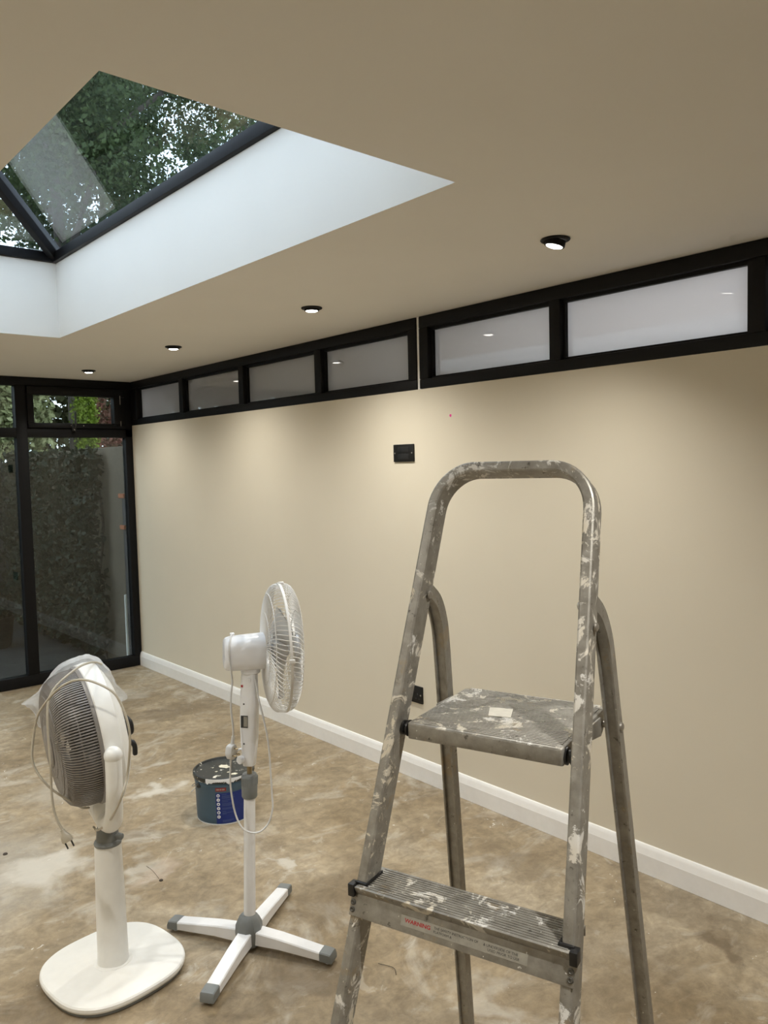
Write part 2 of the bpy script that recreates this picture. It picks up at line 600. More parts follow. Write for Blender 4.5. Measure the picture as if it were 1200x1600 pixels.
def spline(pts, n=10):
    """Catmull-Rom through points"""
    P = [Vector(p) for p in pts]
    P = [P[0]*2-P[1]] + P + [P[-1]*2-P[-2]]
    out = []
    for i in range(1, len(P)-2):
        for k in range(n):
            t = k/n
            a, b, c, d = P[i-1], P[i], P[i+1], P[i+2]
            out.append(0.5*((2*b) + (c-a)*t + (2*a-5*b+4*c-d)*t*t + (3*b-a-3*c+d)*t**3))
    out.append(P[-2])
    return out


# ------------------------------------------------------------------ the room
H = 2.30
XL, YN = -3.30, -7.75          # left wall, near wall
Z_SILL = 1.952                 # bottom of the clerestory frames
structure(MB().box(XL-0.2, 0.2, YN-0.2, 0.06, -0.15, 0.0).build('floor', 'floor', smooth=False),
          'bare stained concrete floor')
structure(MB().box(0.0, 0.2, YN, 0.05, 0.0, Z_SILL).build('wall_right', 'wall', smooth=False),
          'long cream painted wall below the clerestory windows')
structure(MB().box(XL-0.2, XL, YN, 0.05, 0.0, H).build('wall_left', 'wall', smooth=False), 'cream wall beside the camera')
structure(MB().box(XL-0.2, 0.2, YN-0.2, YN, 0.0, H).build('wall_near', 'wall', smooth=False), 'cream wall behind the camera')
# the rest of the right wall above the sill past the last clerestory frame
structure(MB().box(0.0, 0.2, YN, -6.66, Z_SILL, H).build('wall_right_pier', 'wall', smooth=False),
          'cream wall past the end of the clerestory windows')

# ceiling with the skylight opening (its sides are the light well)
SX0, SX1, SY0, SY1 = -2.092, -1.182, -4.737, -1.862
ZT = 2.685
m = MB()
ox0, ox1, oy0, oy1 = XL-0.3, 0.3, YN-0.3, 0.12
O4 = [(ox0, oy0), (ox1, oy0), (ox1, oy1), (ox0, oy1)]
I4 = [(SX0, SY0), (SX1, SY0), (SX1, SY1), (SX0, SY1)]
vs = [(x, y, H) for x, y in O4] + [(x, y, H) for x, y in I4] + [(x, y, ZT) for x, y in O4] + [(x, y, ZT) for x, y in I4]
fs = []
for i in range(4):
    j = (i+1) % 4
    fs += [(i, j, 4+j, 4+i), (8+i, 8+j, 12+j, 12+i), (i, j, 8+j, 8+i), (4+i, 4+j, 12+j, 12+i)]
m.add(vs, fs)
structure(m.build('ceiling', 'ceiling', smooth=False), 'flat white ceiling with the deep skylight well')

# skirting board along the right wall (moulded profile)
prof = [(0, 0), (-0.018, 0), (-0.018, 0.074), (-0.0165, 0.078), (-0.013, 0.096), (-0.010, 0.104), (-0.006, 0.110), (0, 0.112)]
m = MB().prism(prof, YN, -0.005, lambda a, b, h: (a, h, b+0.001))
structure(m.build('baseboard_right', 'skirting', angle=20), 'white moulded skirting board along the cream wall')


# ------------------------------------------------------------------ clerestory windows in the right wall
def clerestory(name, label, y_far, y_near, bars, panes, top=2.239, bot=2.001):
    r = root_structure(name, label, (0, (y_far+y_near)/2, Z_SILL))
    oy = (y_far+y_near)/2
    d0, d1 = -0.004, 0.085

    def bx(y0, y1, z0, z1, nm, x0=d0, x1=d1, mat='black_alu', bev=0.004):
        return MB().box(x0, x1, y0-oy, y1-oy, z0-Z_SILL, z1-Z_SILL).build(nm, mat, r, bevel=bev)
    bx(y_near, y_far, top+0.004, H-0.001, 'head_rail')
    bx(y_near, y_far, Z_SILL+0.001, bot-0.002, 'bottom_rail')
    for (a, b) in bars:
        bx(min(a, b), max(a, b), bot-0.002, top+0.004, 'mullion')
    for (a, b) in panes:           # far, near edge of each light; a slim bead around each pane
        lo, hi = min(a, b), max(a, b)
        m = MB()
        x0, x1 = 0.022, 0.040
        t = 0.009
        m.box(x0, x1, lo-oy, hi-oy, top-t-Z_SILL, top+0.004-Z_SILL)
        m.box(x0, x1, lo-oy, hi-oy, bot-0.002-Z_SILL, bot+t-Z_SILL)
        m.box(x0, x1, lo-oy, lo+t-oy, bot+t-Z_SILL, top-t-Z_SILL)
        m.box(x0, x1, hi-t-oy, hi-oy, bot+t-Z_SILL, top-t-Z_SILL)
        m.build('glazing_bead', 'black_alu', r, smooth=False)
        MB().box(0.040, 0.046, lo-oy, hi-oy, bot-0.001-Z_SILL, top+0.003-Z_SILL).build('pane', 'frosted', r, smooth=False)
    return r


e1 = [-0.853, -1.682, -2.511, -3.286]
bars = [(-0.004, -0.124)] + [(e, e-0.06) for e in e1]
pan = [(-0.124, -0.853), (-0.913, -1.682), (-1.742, -2.511), (-2.571, -3.286)]
clerestory('window_1', 'black four-light clerestory frame with frosted panes, running to the far corner', -0.004, -3.346, bars, pan)
bars = [(-3.366, -3.426), (-4.136, -4.190), (-4.944, -5.004), (-5.75, -5.81), (-6.59, -6.65)]
pan = [(-3.426, -4.136), (-4.190, -4.944), (-5.004, -5.75), (-5.81, -6.59)]
clerestory('window_2', 'black clerestory frame with wide frosted panes at the near end of the wall', -3.366, -6.65, bars, pan)
structure(MB().box(0.004, 0.05, -3.3655, -3.3465, Z_SILL, H).build('trim_1', 'skirting', smooth=False),
          'thin pale joint strip between the two clerestory frames')

# ------------------------------------------------------------------ far glazing screen
g = root_structure('window_3', 'black floor-to-ceiling glazed screen closing the far end of the room', (0, 0, 0))


def fb(x0, x1, z0, z1, nm, y0=-0.02, y1=0.05, bev=0.004):
    return MB().box(x0, x1, y0, y1, z0, z1).build(nm, 'black_alu', g, bevel=bev)


fb(XL, -0.001, 2.235, H-0.001, 'head_rail')
fb(XL, -0.001, 0.001, 0.084, 'bottom_rail')
fb(XL, -0.001, 1.856, 1.925, 'transom')
fb(-0.060, -0.001, 0.084, 2.235, 'jamb')
MUL = [-0.845, -1.69, -2.535]
for x in MUL:
    fb(x-0.040, x+0.040, 0.084, 2.235, 'mullion', -0.024, 0.05)
fb(XL, XL+0.05, 0.084, 2.235, 'jamb')
edges = [(-0.805, -0.060), (-1.65, -0.885), (-2.495, -1.73), (XL+0.05, -2.575)]
for k, (a, b) in enumerate(edges):
    MB().box(a, b, 0.012, 0.020, 0.084, 1.856).build('pane', 'glass_wall', g, smooth=False)
    if k:
        MB().box(a, b, 0.012, 0.020, 1.925, 2.235).build('pane', 'glass_wall', g, smooth=False)
# the opening casement over the nearest-corner pane
cs = MB()
ax, bx_ = -0.803, -0.062
sx0, sx1, sz0, sz1 = -0.758, -0.152, 1.963, 2.172
cs.box(ax, bx_, -0.040, 0.03, sz1, 2.233)
cs.box(ax, bx_, -0.040, 0.03, 1.926, sz0)
cs.box(ax, sx0, -0.040, 0.03, sz0, sz1)
cs.box(sx1, bx_, -0.040, 0.03, sz0, sz1)
case = cs.build('casement', 'black_alu', g, bevel=0.005)
MB().box(sx0, sx1, 0.0, 0.008, sz0, sz1).build('pane', 'glass_wall', case, smooth=False)
hd = MB()
hd.box(-0.488, -0.462, -0.056, -0.040, 1.905, 1.960)
hd.tube(spline([(-0.475, -0.056, 1.935), (-0.475, -0.082, 1.945), (-0.474, -0.086, 1.985), (-0.470, -0.082, 2.045)], 6),
        [0.008]*18+[0.0065], 8)
hd.build('handle', 'black_plastic', case, angle=50)
mm = MB()
mm.lathe([(0, 0.0045), (0.003, 0.004), (0.004, 0)], (-0.475, -0.0565, 1.913), (0, -1, 0), 10)
mm.lathe([(0, 0.0045), (0.003, 0.004), (0.004, 0)], (-0.398, -0.0405, 1.945), (0, -1, 0), 10)
mm.lathe([(0, 0.0045), (0.003, 0.004), (0.004, 0)], (-0.492, -0.0405, 1.945), (0, -1, 0), 10)
mm.build('screw', 'chrome', case)
MB().box(-0.104, -0.099, -0.043, -0.039, 2.115, 2.185).build('hinge', 'steel', case, smooth=False)
MB().box(-0.104, -0.099, -0.043, -0.039, 1.945, 1.985).build('hinge', 'steel', case, smooth=False)

# ------------------------------------------------------------------ roof lantern over the skylight well
g = root_structure('window_4', 'black framed pitched roof lantern over the skylight well', ((SX0+SX1)/2, (SY0+SY1)/2, ZT))
LO = Vector(((SX0+SX1)/2, (SY0+SY1)/2, ZT))
hw, hl = (SX1-SX0)/2, (SY1-SY0)/2
PIT = math.tan(math.radians(27))
ew_ = 0.045
for (x0, x1, y0, y1) in ((hw-0.022, hw+0.07, -hl-0.07, hl+0.07), (-hw-0.07, -hw+0.022, -hl-0.07, hl+0.07),
                         (-hw+0.022, hw-0.022, hl-0.022, hl+0.07), (-hw+0.022, hw-0.022, -hl-0.07, -hl+0.022)):
    MB().box(x0, x1, y0, y1, 0.001, 0.050).build('eaves_beam', 'black_alu', g, bevel=0.004)
zr = 0.050 + hw*PIT
rid = [Vector((0, hl-hw, zr)), Vector((0, -hl+hw, zr))]
MB().box(-0.035, 0.035, -hl+hw-0.03, hl-hw+0.03, zr-0.045, zr+0.03).build('ridge_beam', 'black_alu', g, bevel=0.006)
for sx in (-1, 1):
    for sy in (-1, 1):
        a = Vector((sx*(hw-0.005), sy*(hl-0.005), 0.040))
        b = Vector((0, sy*(hl-hw), zr-0.004))
        t = (b-a).normalized()
        s = t.cross(Vector((0, 0, 1))).normalized()
        n = s.cross(t)
        m = MB()
        pr = [(-0.034, 0.03), (0.034, 0.03), (0.034, -0.006), (0.016, -0.034), (-0.016, -0.034), (-0.034, -0.006)]
        vs = [a + s*p + n*q for p, q in pr] + [b + s*p + n*q for p, q in pr]
        k = len(pr)
        m.add(vs, [(i, (i+1) % k, k+(i+1) % k, k+i) for i in range(k)] + [tuple(range(k-1, -1, -1)), tuple(range(k, 2*k))])
        m.build('hip_bar', 'black_alu', g, bevel=0.002)
ez = 0.046
c4 = [Vector((hw, -hl, ez)), Vector((hw, hl, ez)), Vector((-hw, hl, ez)), Vector((-hw, -hl, ez))]
for poly in ([c4[0], c4[1], rid[0], rid[1]], [c4[2], c4[3], rid[1], rid[0]], [c4[1], c4[2], rid[0]], [c4[3], c4[0], rid[1]]):
    n = (poly[1]-poly[0]).cross(poly[2]-poly[0]).normalized()
    if n.z < 0:
        n = -n
    k = len(poly)
    vs = [p + n*0.010 for p in poly] + [p + n*0.018 for p in poly]
    MB().add(vs, [(i, (i+1) % k, k+(i+1) % k, k+i) for i in range(k)] + [tuple(range(k-1, -1, -1)), tuple(range(k, 2*k))]) \
        .build('pane', 'glass_roof', g, smooth=False)


# ------------------------------------------------------------------ downlights
def downlight(x, y, label, tilt=(0.0, 0.0), lit=1.0, drop=0.0):
    t = thing('downlight', label, 'downlight', (x, y, H), 'ceiling downlights')
    m = MB().lathe([(-0.0005, 0.030), (-0.0005, 0.046), (-0.003, 0.0475), (-0.006, 0.0455), (-0.008, 0.036), (-0.004, 0.0335)],
                   (0, 0, 0), (0, 0, 1), 40, closed=True)
    m.lathe([(-0.0030, 0.0), (-0.0030, 0.0345), (-0.0010, 0.0345)], (0, 0, 0), (0, 0, 1), 32)
    bz = m.build('bezel', 'black_alu', t, angle=50)
    ax = Vector((tilt[0], tilt[1], -1)).normalized()
    m = MB().lathe([(-0.004, 0.0330), (0.012, 0.0335), (0.0155, 0.0315), (0.0155, 0.0275), (-0.004, 0.0275)], (0, 0, -drop), ax, 36, closed=True)
    m.build('gimbal', 'black_alu', t, angle=50)
    MB().lathe([(0.012, 0.0274), (0.0160, 0.0262), (0.0185, 0.019), (0.0192, 0.0)], (0, 0, -drop), ax, 28).build('lens', 'lens', t)
    ld = bpy.data.lights.new('lamp', 'SPOT')
    ld.energy = SPOT_POWER*lit
    ld.color = SPOT_COLOR
    ld.spot_size = math.radians(142)
    ld.spot_blend = 1.0
    ld.shadow_soft_size = 0.022
    lo = bpy.data.objects.new('lamp', ld)
    COL.objects.link(lo)
    lo.parent = t
    lo.location = ax*0.026 + Vector((0, 0, -drop))
    lo.rotation_euler = Vector((0, 0, -1)).rotation_difference(ax).to_euler()
    return t


RX = -0.553
downlight(RX, -4.578, 'black-rimmed downlight nearest the camera, above the two wide frosted panes', (-0.16, 0.20), 1.15, 0.008)
downlight(RX, -3.253, 'black-rimmed downlight second from the camera, midway along the cream wall', (0, 0), 1.05)
downlight(RX, -1.900, 'black-rimmed downlight third from the camera, just beyond the skylight well corner', (0, 0), 0.82)
downlight(RX, -0.600, 'black-rimmed downlight furthest from the camera, by the far glazed screen', (0, 0), 0.68)
LX = -2.72
for y, s in ((-0.60, 'by the far glazed screen'), (-1.90, 'level with the far end of the skylight'), (-3.25, 'level with the middle of the skylight'),
             (-4.58, 'level with the near end of the skylight')):
    downlight(LX, y, 'downlight along the left side of the ceiling, ' + s)
downlight(-1.64, -6.02, 'downlight on the centre line between skylight and near wall', (0, 0), 1.7)

# ------------------------------------------------------------------ wall sockets
def socket(y0, y1, z0, z1, label, kind):
    yc, zc = (y0+y1)/2, (z0+z1)/2
    hw_, hh = abs(y1-y0)/2, (z1-z0)/2
    t = thing('wall_socket', label, 'socket', (0, yc, zc))
    MB().box(-0.009, 0.001, -hw_, hw_, -hh, hh).build('face_plate', 'black_socket', t, bevel=0.0025)
    for s in (-1, 1):
        MB().lathe([(0, 0.0042), (0.0012, 0.0038), (0.0015, 0)], (-0.0088, s*(hw_-0.011), 0.0), (-1, 0, 0), 12).build('screw', 'steel', t)
    if kind == 'outlet':
        for s in (-1, 1):
            MB().box(-0.0115, -0.008, s*0.018-0.009, s*0.018+0.009, 0.012, 0.030).build('switch', 'black_plastic', t, bevel=0.002)
            h = MB()
            h.box(-0.0094, -0.008, s*0.040-0.003, s*0.040+0.003, -0.002, 0.008)
            h.box(-0.0094, -0.008, s*0.040-0.014, s*0.040-0.008, -0.022, -0.017)
            h.box(-0.0094, -0.008, s*0.040+0.008, s*0.040+0.014, -0.022, -0.017)
            h.build('pin_slots', 'dark_grey', t, smooth=False)
    else:
        for s in (-0.5, 0.5):
            MB().box(-0.0105, -0.008, -0.040, 0.040, s*0.036-0.013, s*0.036+0.013).build('module_cover', 'black_plastic', t, bevel=0.002)
    return t


socket(-3.317, -3.170, 1.603, 1.690, 'black double wall plate high on the cream wall above the ladder', 'blank')
socket(-3.342, -3.195, 0.392, 0.478, 'black double socket low on the cream wall behind the ladder stile', 'outlet')
o = MB().lathe([(0, 0.0068), (0.0012, 0.006), (0.0015, 0)], (0, -3.566, 1.813), (-1, 0, 0), 12).build('pink_dot', 'pink')
tag(o, 'tiny pink dot mark on the cream wall right of the upper socket', 'mark')

# ------------------------------------------------------------------ step ladder
LO_ = Vector((-1.6477, -5.2137, 0)) + 0.003*Vector((-0.3007, 0.9537, 0))
EW = Vector((-0.3007, 0.9537, 0)).normalized()
ED = Vector((0.9537, 0.3007, 0)).normalized()
EZ = Vector((0, 0, 1))
ladder = thing('step_ladder', 'paint-splashed aluminium step ladder with platform and rounded hand hoop', 'ladder', LO_)
ZP, ZS = 1.110, 0.8345
KF = 0.355


def lad(u, v, z):
    return EW*u + ED*v + EZ*z


def vf(z):
    return 0.0168 + KF*(z-ZP)


def uf(z):
    return 0.1781 + 0.0504*(ZP-z)


def rrect(wa, wb, r, n=4):
    out = []
    for cx, cy, a0 in ((wa-r, wb-r, 0), (-wa+r, wb-r, 90), (-wa+r, -wb+r, 180), (wa-r, -wb+r, 270)):
        for k in range(n+1):
            q = math.radians(a0 + 90*k/n)
            out.append((cx+r*math.cos(q), cy+r*math.sin(q)))
    return out


# one bent tube: left stile, hand hoop, right stile
path = []
ztop = 1.577
Rb = 0.076
zb_ = 1.500
for k in range(13):
    z = 0.012 + (zb_-0.012)*k/12
    path.append((uf(z), z))
ub = uf(zb_)
slope = math.sqrt(1+KF*KF)
for k in range(1, 12):
    q = (PI/2)*k/11
    path.append((ub - Rb*(1-math.cos(q)) - 0.004*math.sin(q), zb_ + (ztop-zb_)*math.sin(q)))
uu = path[-1][0]
for k in range(1, 6):
    path.append((uu*(1-k/6), ztop))
full = path + [(0, ztop)] + [(-a, b) for a, b in reversed(path)]
pts = [lad(a, vf(b), b) for a, b in full]
nrm = lad(0, 1, -KF).normalized()          # normal of the front frame plane pointing back... used as sweep side
nrm = (ED - EZ*0.0).normalized()
plane_n = (ED*1.0 + EZ*(-KF)).normalized()
hp = [(-0.0110, 0.0225), (-0.0112, -0.0165), (-0.0100, -0.0205), (-0.0070, -0.0224), (0, -0.0228), (0.0070, -0.0224), (0.0100, -0.0205),
      (0.0112, -0.0165), (0.0110, 0.0225), (0.0085, 0.0232), (0.0070, 0.0215), (-0.0070, 0.0215), (-0.0085, 0.0232)]
MB().sweep(pts, hp, plane_n).build('hoop_frame', 'alu_hoop', ladder, angle=28)
for s in (-1, 1):
    c = lad(s*uf(0.0), vf(0.0), 0)
    mt = Matrix.Translation(c) @ Matrix((EW.to_4d(), ED.to_4d(), EZ.to_4d(), (0, 0, 0, 1))).transposed()
    mt = Matrix(((EW.x, ED.x, 0, c.x), (EW.y, ED.y, 0, c.y), (0, 0, 1, 0.0), (0, 0, 0, 1)))
    MB().box(-0.015, 0.015, -0.027, 0.027, 0.0, 0.05, mt).build('foot', 'black_plastic', ladder, bevel=0.004)


def lbox(u0, u1, v0, v1, z0, z1):
    mt = Matrix(((EW.x, ED.x, 0, 0), (EW.y, ED.y, 0, 0), (0, 0, 1, 0), (0, 0, 0, 1)))
    return MB().box(u0, u1, v0, v1, z0, z1, mt)


# rear legs: channel section, tops bent forward to the pivots
def rear(z):
    return 0.2123 - 0.1812*(z-ZP), 0.1773 + 0.0443*(ZP-z)


ch = [(-0.0135, -0.0125), (-0.0135, 0.0125), (0.0135, 0.0125), (0.0135, -0.0125), (0.0100, -0.0125), (0.0090, -0.006), (-0.0090, -0.006), (-0.0100, -0.0125)]
for s in (-1, 1):
    pts = []
    for k in range(9):
        z = 0.012 + (1.20-0.012)*k/8
        v, u = rear(z)
        pts.append(lad(s*u, v, z))
    v1, u1 = rear(1.20)
    tipz, tipv = 1.342, vf(1.342)+0.012
    tipu = uf(1.345)-0.002
    p1 = lad(s*u1, v1, 1.20)
    p2 = lad(s*(0.7*u1+0.3*tipu), rear(1.26)[0]-0.004, 1.262)
    p3 = lad(s*(0.3*u1+0.7*tipu), (rear(1.31)[0]*0.62+tipv*0.38), 1.312)
    p4 = lad(s*tipu, tipv, tipz)
    pts += spline([p1, p2, p3, p4], 6)[1:]
    side = EW
    # sweep: profile a-axis = side x tangent, so feed the channel with b along EW
    pr = [(q, p) for p, q in ch]
    MB().sweep(pts, pr, side).build('rear_leg', 'alu_leg', ladder, angle=35)
    v, u = rear(0.0)
    c = lad(s*u, v, 0)
    mt = Matrix(((EW.x, ED.x, 0, c.x), (EW.y, ED.y, 0, c.y), (0, 0, 1, 0), (0, 0, 0, 1)))
    MB().box(-0.018, 0.018, -0.018, 0.018, 0.0, 0.045, mt).build('foot', 'black_plastic', ladder, bevel=0.004)
    # pivot rivet
    c = lad(s*(uf(1.335)-0.0155), vf(1.335)+0.008, 1.334)
    MB().lathe([(0, 0.008), (0.003, 0.0075), (0.005, 0.004), (0.0055, 0)], c, -EW*s, 14).build('pivot_rivet', 'steel', ladder)
    if s < 0:
        c = lad(s*(uf(1.30)+0.0145), vf(1.30)+0.004, 1.302)
        MB().lathe([(0, 0.008), (0.003, 0.0075), (0.005, 0.004), (0.0055, 0)], c, EW*s, 14).build('pivot_rivet', 'steel', ladder)
v, u = rear(0.12)
lbox(-u, u, v-0.003, v+0.003, 0.10, 0.14).build('cross_brace', 'alu_leg', ladder, bevel=0.001)

# platform
pl = [(-0.150, 0.0), (0.146, 0.0), (0.149, 0.004), (0.149, 0.250), (0.138, 0.264), (-0.138, 0.268), (-0.152, 0.252), (-0.152, 0.004)]
plat = MB().prism(pl, ZP-0.032, ZP-0.0015, lambda a, b, h: lad(a, b, h)).build('platform', 'alu_tread', ladder, bevel=0.003)
m = MB()
nr = 34
for k in range(nr):
    v0 = 0.010 + 0.246*k/(nr-1)
    mt = Matrix(((EW.x, ED.x, 0, 0), (EW.y, ED.y, 0, 0), (0, 0, 1, 0), (0, 0, 0, 1)))
    e = 0.144 if 0.02 < v0 < 0.245 else 0.136
    m.box(-e, e, v0-0.0022, v0+0.0022, ZP-0.002, ZP-0.0004, mt)
m.build('tread_ribs', 'alu_tread', plat, smooth=False, kind='stuff')
lbox(-0.146, 0.143, -0.0012, 0.001, ZP-0.030, ZP-0.004).build('front_lip', 'alu_lip', plat, bevel=0.0005)
m = MB().prism([(0.046, 0.149), (0.001, 0.159), (-0.014, 0.110), (0.028, 0.101)], ZP, ZP+0.0010, lambda a, b, h: lad(a, b, h))
m.build('tape_patch', 'tape', plat, smooth=False)
for s in (-1, 1):
    c0 = lad(s*0.1505, 0.018, ZP-0.018)
    MB().lathe([(0, 0.011), (0.002, 0.0155), (0.005, 0.0155), (0.006, 0.011), (0.010, 0.011), (0.011, 0.014), (0.0145, 0.014), (0.0155, 0.010)],
               c0, EW*s, 20).build('hinge_bush', 'black_plastic', ladder, angle=25)
    # link from the platform to the rear leg
    m = MB().prism([(0.135, -0.030), (0.135, -0.004), (0.205, -0.006), (0.222, -0.014), (0.222, -0.034), (0.205, -0.042)], 0.1535, 0.1575,
                   lambda a, b, h: lad(s*h, a, ZP+b))
    m.build('link_plate', 'alu_lip', ladder, bevel=0.0008)
    v, u = rear(ZP-0.022)
    c = lad(s*(u+0.0125), v, ZP-0.022)
    MB().lathe([(0, 0.009), (0.004, 0.0085), (0.006, 0.005), (0.0065, 0)], c, EW*s, 14).build('link_bolt', 'steel', ladder)
    c = lad(s*0.1575, v, ZP-0.022)
    MB().lathe([(0, 0.006), (u-0.0125-0.1575+0.002, 0.006)], c, EW*s, 12).build('link_pin', 'steel', ladder)


# steps: tread, ribs, apron screwed to the stile fronts
def step(z, sticker=False):
    hwid = uf(z)+0.012
    v_f = vf(z) - 0.037
    rise = 0.020
    prof = [(v_f, z), (v_f+0.086, z), (v_f+0.086, z-0.018), (v_f+0.083, z-0.018), (v_f+0.083, z-0.003),
            (v_f+0.004, z-0.003), (v_f+0.012, z-rise), (v_f+0.009, z-rise), (v_f+0.0005, z-0.003)]
    iu = uf(z)-0.0125
    tr = MB().prism(prof, -hwid+0.006, hwid-0.006, lambda a, b, h: lad(h, a, b)).build('step', 'alu_tread', ladder, bevel=0.0008)
    m = MB()
    mt = Matrix(((EW.x, ED.x, 0, 0), (EW.y, ED.y, 0, 0), (0, 0, 1, 0), (0, 0, 0, 1)))
    for k in range(12):
        v0 = v_f+0.008 + 0.072*k/11
        e = iu if v0 > vf(z)-0.026 else hwid-0.010
        m.box(-e, e, v0-0.0019, v0+0.0019, z-0.0005, z+0.0012, mt)
    m.build('tread_ribs', 'alu_tread', tr, smooth=False, kind='stuff')
    # apron, parallel to the stiles
    def ap(u, zz, off):
        return lad(u, vf(zz)-0.0226*slope-off, zz)
    za, zb2 = z-0.004, z-0.050
    hw2 = hwid+0.003
    vs = [ap(-hw2, zb2, 0), ap(hw2, zb2, 0), ap(hw2, za, 0), ap(-hw2, za, 0), ap(-hw2, zb2, .0022), ap(hw2, zb2, .0022), ap(hw2, za, .0022), ap(-hw2, za, .0022)]
    apron = MB().add(vs, [(0, 1, 2, 3), (4, 7, 6, 5), (0, 4, 5, 1), (1, 5, 6, 2), (2, 6, 7, 3), (3, 7, 4, 0)]).build('apron', 'alu_lip', ladder, bevel=0.0006)
    for s in (-1, 1):
        for dz in (-0.0285, -0.0400):
            MB().lathe([(0, 0.0052), (0.0016, 0.0048), (0.0022, 0.003), (0.0012, 0.0022), (0.001, 0)], ap(s*(hwid-0.003), z+dz, .0022), -plane_n, 14) \
                .build('rivet', 'rivet', apron)
        # black end clip folded round the stile
        c = MB()
        us = uf(z)*s
        mt2 = lambda u0, u1, v0, v1, z0, z1: c.box(u0, u1, v0, v1, z0, z1, mt)
        lo_, hi_ = min(us-s*0.0150, us+s*0.0115), max(us-s*0.0150, us+s*0.0115)
        vc = vf(z+0.004)
        mt2(lo_, hi_, vc-0.0290, vc-0.0235, z-0.001, z+0.006)
        t0, t1 = s*(hwid-0.0055), s*(hwid+0.0075)
        mt2(min(t0, t1), max(t0, t1), v_f-0.0015, v_f+0.018, z-0.019, z+0.004)
        a_, b_ = us-s*0.0112, us-s*0.0150
        mt2(min(a_, b_), max(a_, b_), vc-0.029, vc+0.028, z-0.001, z+0.006)
        c.build('end_clip', 'black_plastic', ladder, bevel=0.0015)
    return apron, ap


for z in (0.279, 0.557):
    step(z)
apron, ap = step(ZS)


def apron_quad(u0, u1, z0, z1, off, nm, mat):
    vs = [ap(u0, z0, off), ap(u1, z0, off), ap(u1, z1, off), ap(u0, z1, off),
          ap(u0, z0, off+.0004), ap(u1, z0, off+.0004), ap(u1, z1, off+.0004), ap(u0, z1, off+.0004)]
    return MB().add(vs, [(0, 1, 2, 3), (4, 7, 6, 5), (0, 4, 5, 1), (1, 5, 6, 2), (2, 6, 7, 3), (3, 7, 4, 0)]).build(nm, mat, apron, smooth=False)


apron_quad(0.101, -0.131, 0.7945, 0.8105, 0.0022, 'warning_sticker', 'sticker')


def text_mesh(body, size, origin, xd, yd, nm, mat, parent, lift=0.0, width=None, bold=0.0):
    cu = bpy.data.curves.new('txt', 'FONT')
    cu.body = body
    cu.size = size
    cu.offset = bold
    cu.resolution_u = 3
    ob = bpy.data.objects.new('txt', cu)
    COL.objects.link(ob)
    dg = bpy.context.evaluated_depsgraph_get()
    me = bpy.data.meshes.new_from_object(ob.evaluated_get(dg))
    bpy.data.objects.remove(ob)
    xs = [v.co.x for v in me.vertices]
    sc = 1.0 if width is None else width/(max(xs)-min(xs))
    xd, yd = Vector(xd), Vector(yd)
    n = xd.cross(yd).normalized()
    for v in me.vertices:
        v.co = Vector(origin) + xd*(v.co.x-min(xs))*sc + yd*v.co.y + n*lift
    me.materials.clear()
    me.materials.append(M[mat])
    me.name = nm
    o = bpy.data.objects.new(nm, me)
    COL.objects.link(o)
    o.parent = parent
    return o


yd = (EZ + ED*KF).normalized()
text_mesh('WARNING', 0.0088, ap(0.0935, 0.8010, 0.0028), -EW, yd, 'warning_print', 'red_print', apron, 0.0, 0.050, 0.00025)
text_mesh('THE SAFETY INSTRUCTION OF', 0.0056, ap(0.0368, 0.8042, 0.0028), -EW, yd, 'small_print', 'black_print', apron, 0, 0.082)
text_mesh('PLATFORM &', 0.0056, ap(0.0368, 0.7985, 0.0028), -EW, yd, 'small_print', 'black_print', apron, 0, 0.034)
text_mesh('& UNDERSIDE OF THE', 0.0056, ap(-0.0545, 0.8038, 0.0028), -EW, yd, 'small_print', 'black_print', apron, 0, 0.060)
text_mesh('USED PRIOR TO USE', 0.0056, ap(-0.0625, 0.7980, 0.0028), -EW, yd, 'small_print', 'black_print', apron, 0, 0.055)

# ------------------------------------------------------------------ fan with grey drum grille and oval plinth
RH = Vector((CR[0], CR[1], 0)).normalized()      # picture-right on the floor
TH = Vector((RH.y, -RH.x, 0))                     # placeholder, fixed below
TH = Vector((-CF[0], -CF[1], 0)).normalized()    # towards the viewer on the floor
FA = Vector((-1.757, -3.726, 0))
fan = thing('pedestal_fan', 'white pedestal fan with grey drum grille, thick column and oval plinth', 'fan', FA)


def sup(a, b, n, k=72, rot=0.0):
    out = []
    for i in range(k):
        q = 2*PI*i/k
        c, s = math.cos(q), math.sin(q)
        x = a*math.copysign(abs(c)**(2/n), c)
        y = b*math.copysign(abs(s)**(2/n), s)
        out.append((x*math.cos(rot)-y*math.sin(rot), x*math.sin(rot)+y*math.cos(rot)))
    return out


def layered(layers, a, b, n, rot, k=72):
    """layers: (z, inset); superellipse slab"""
    m = MB()
    vs, fs = [], []
    for z, ins in layers:
        vs += [(x, y, z) for x, y in sup(a-ins, b-ins, n, k, rot)]
    for i in range(len(layers)-1):
        for j in range(k):
            j2 = (j+1) % k
            fs.append((i*k+j, i*k+j2, (i+1)*k+j2, (i+1)*k+j))
    fs.append(tuple(range(k-1, -1, -1)))
    fs.append(tuple((len(layers)-1)*k+j for j in range(k)))
    return m.add(vs, fs)


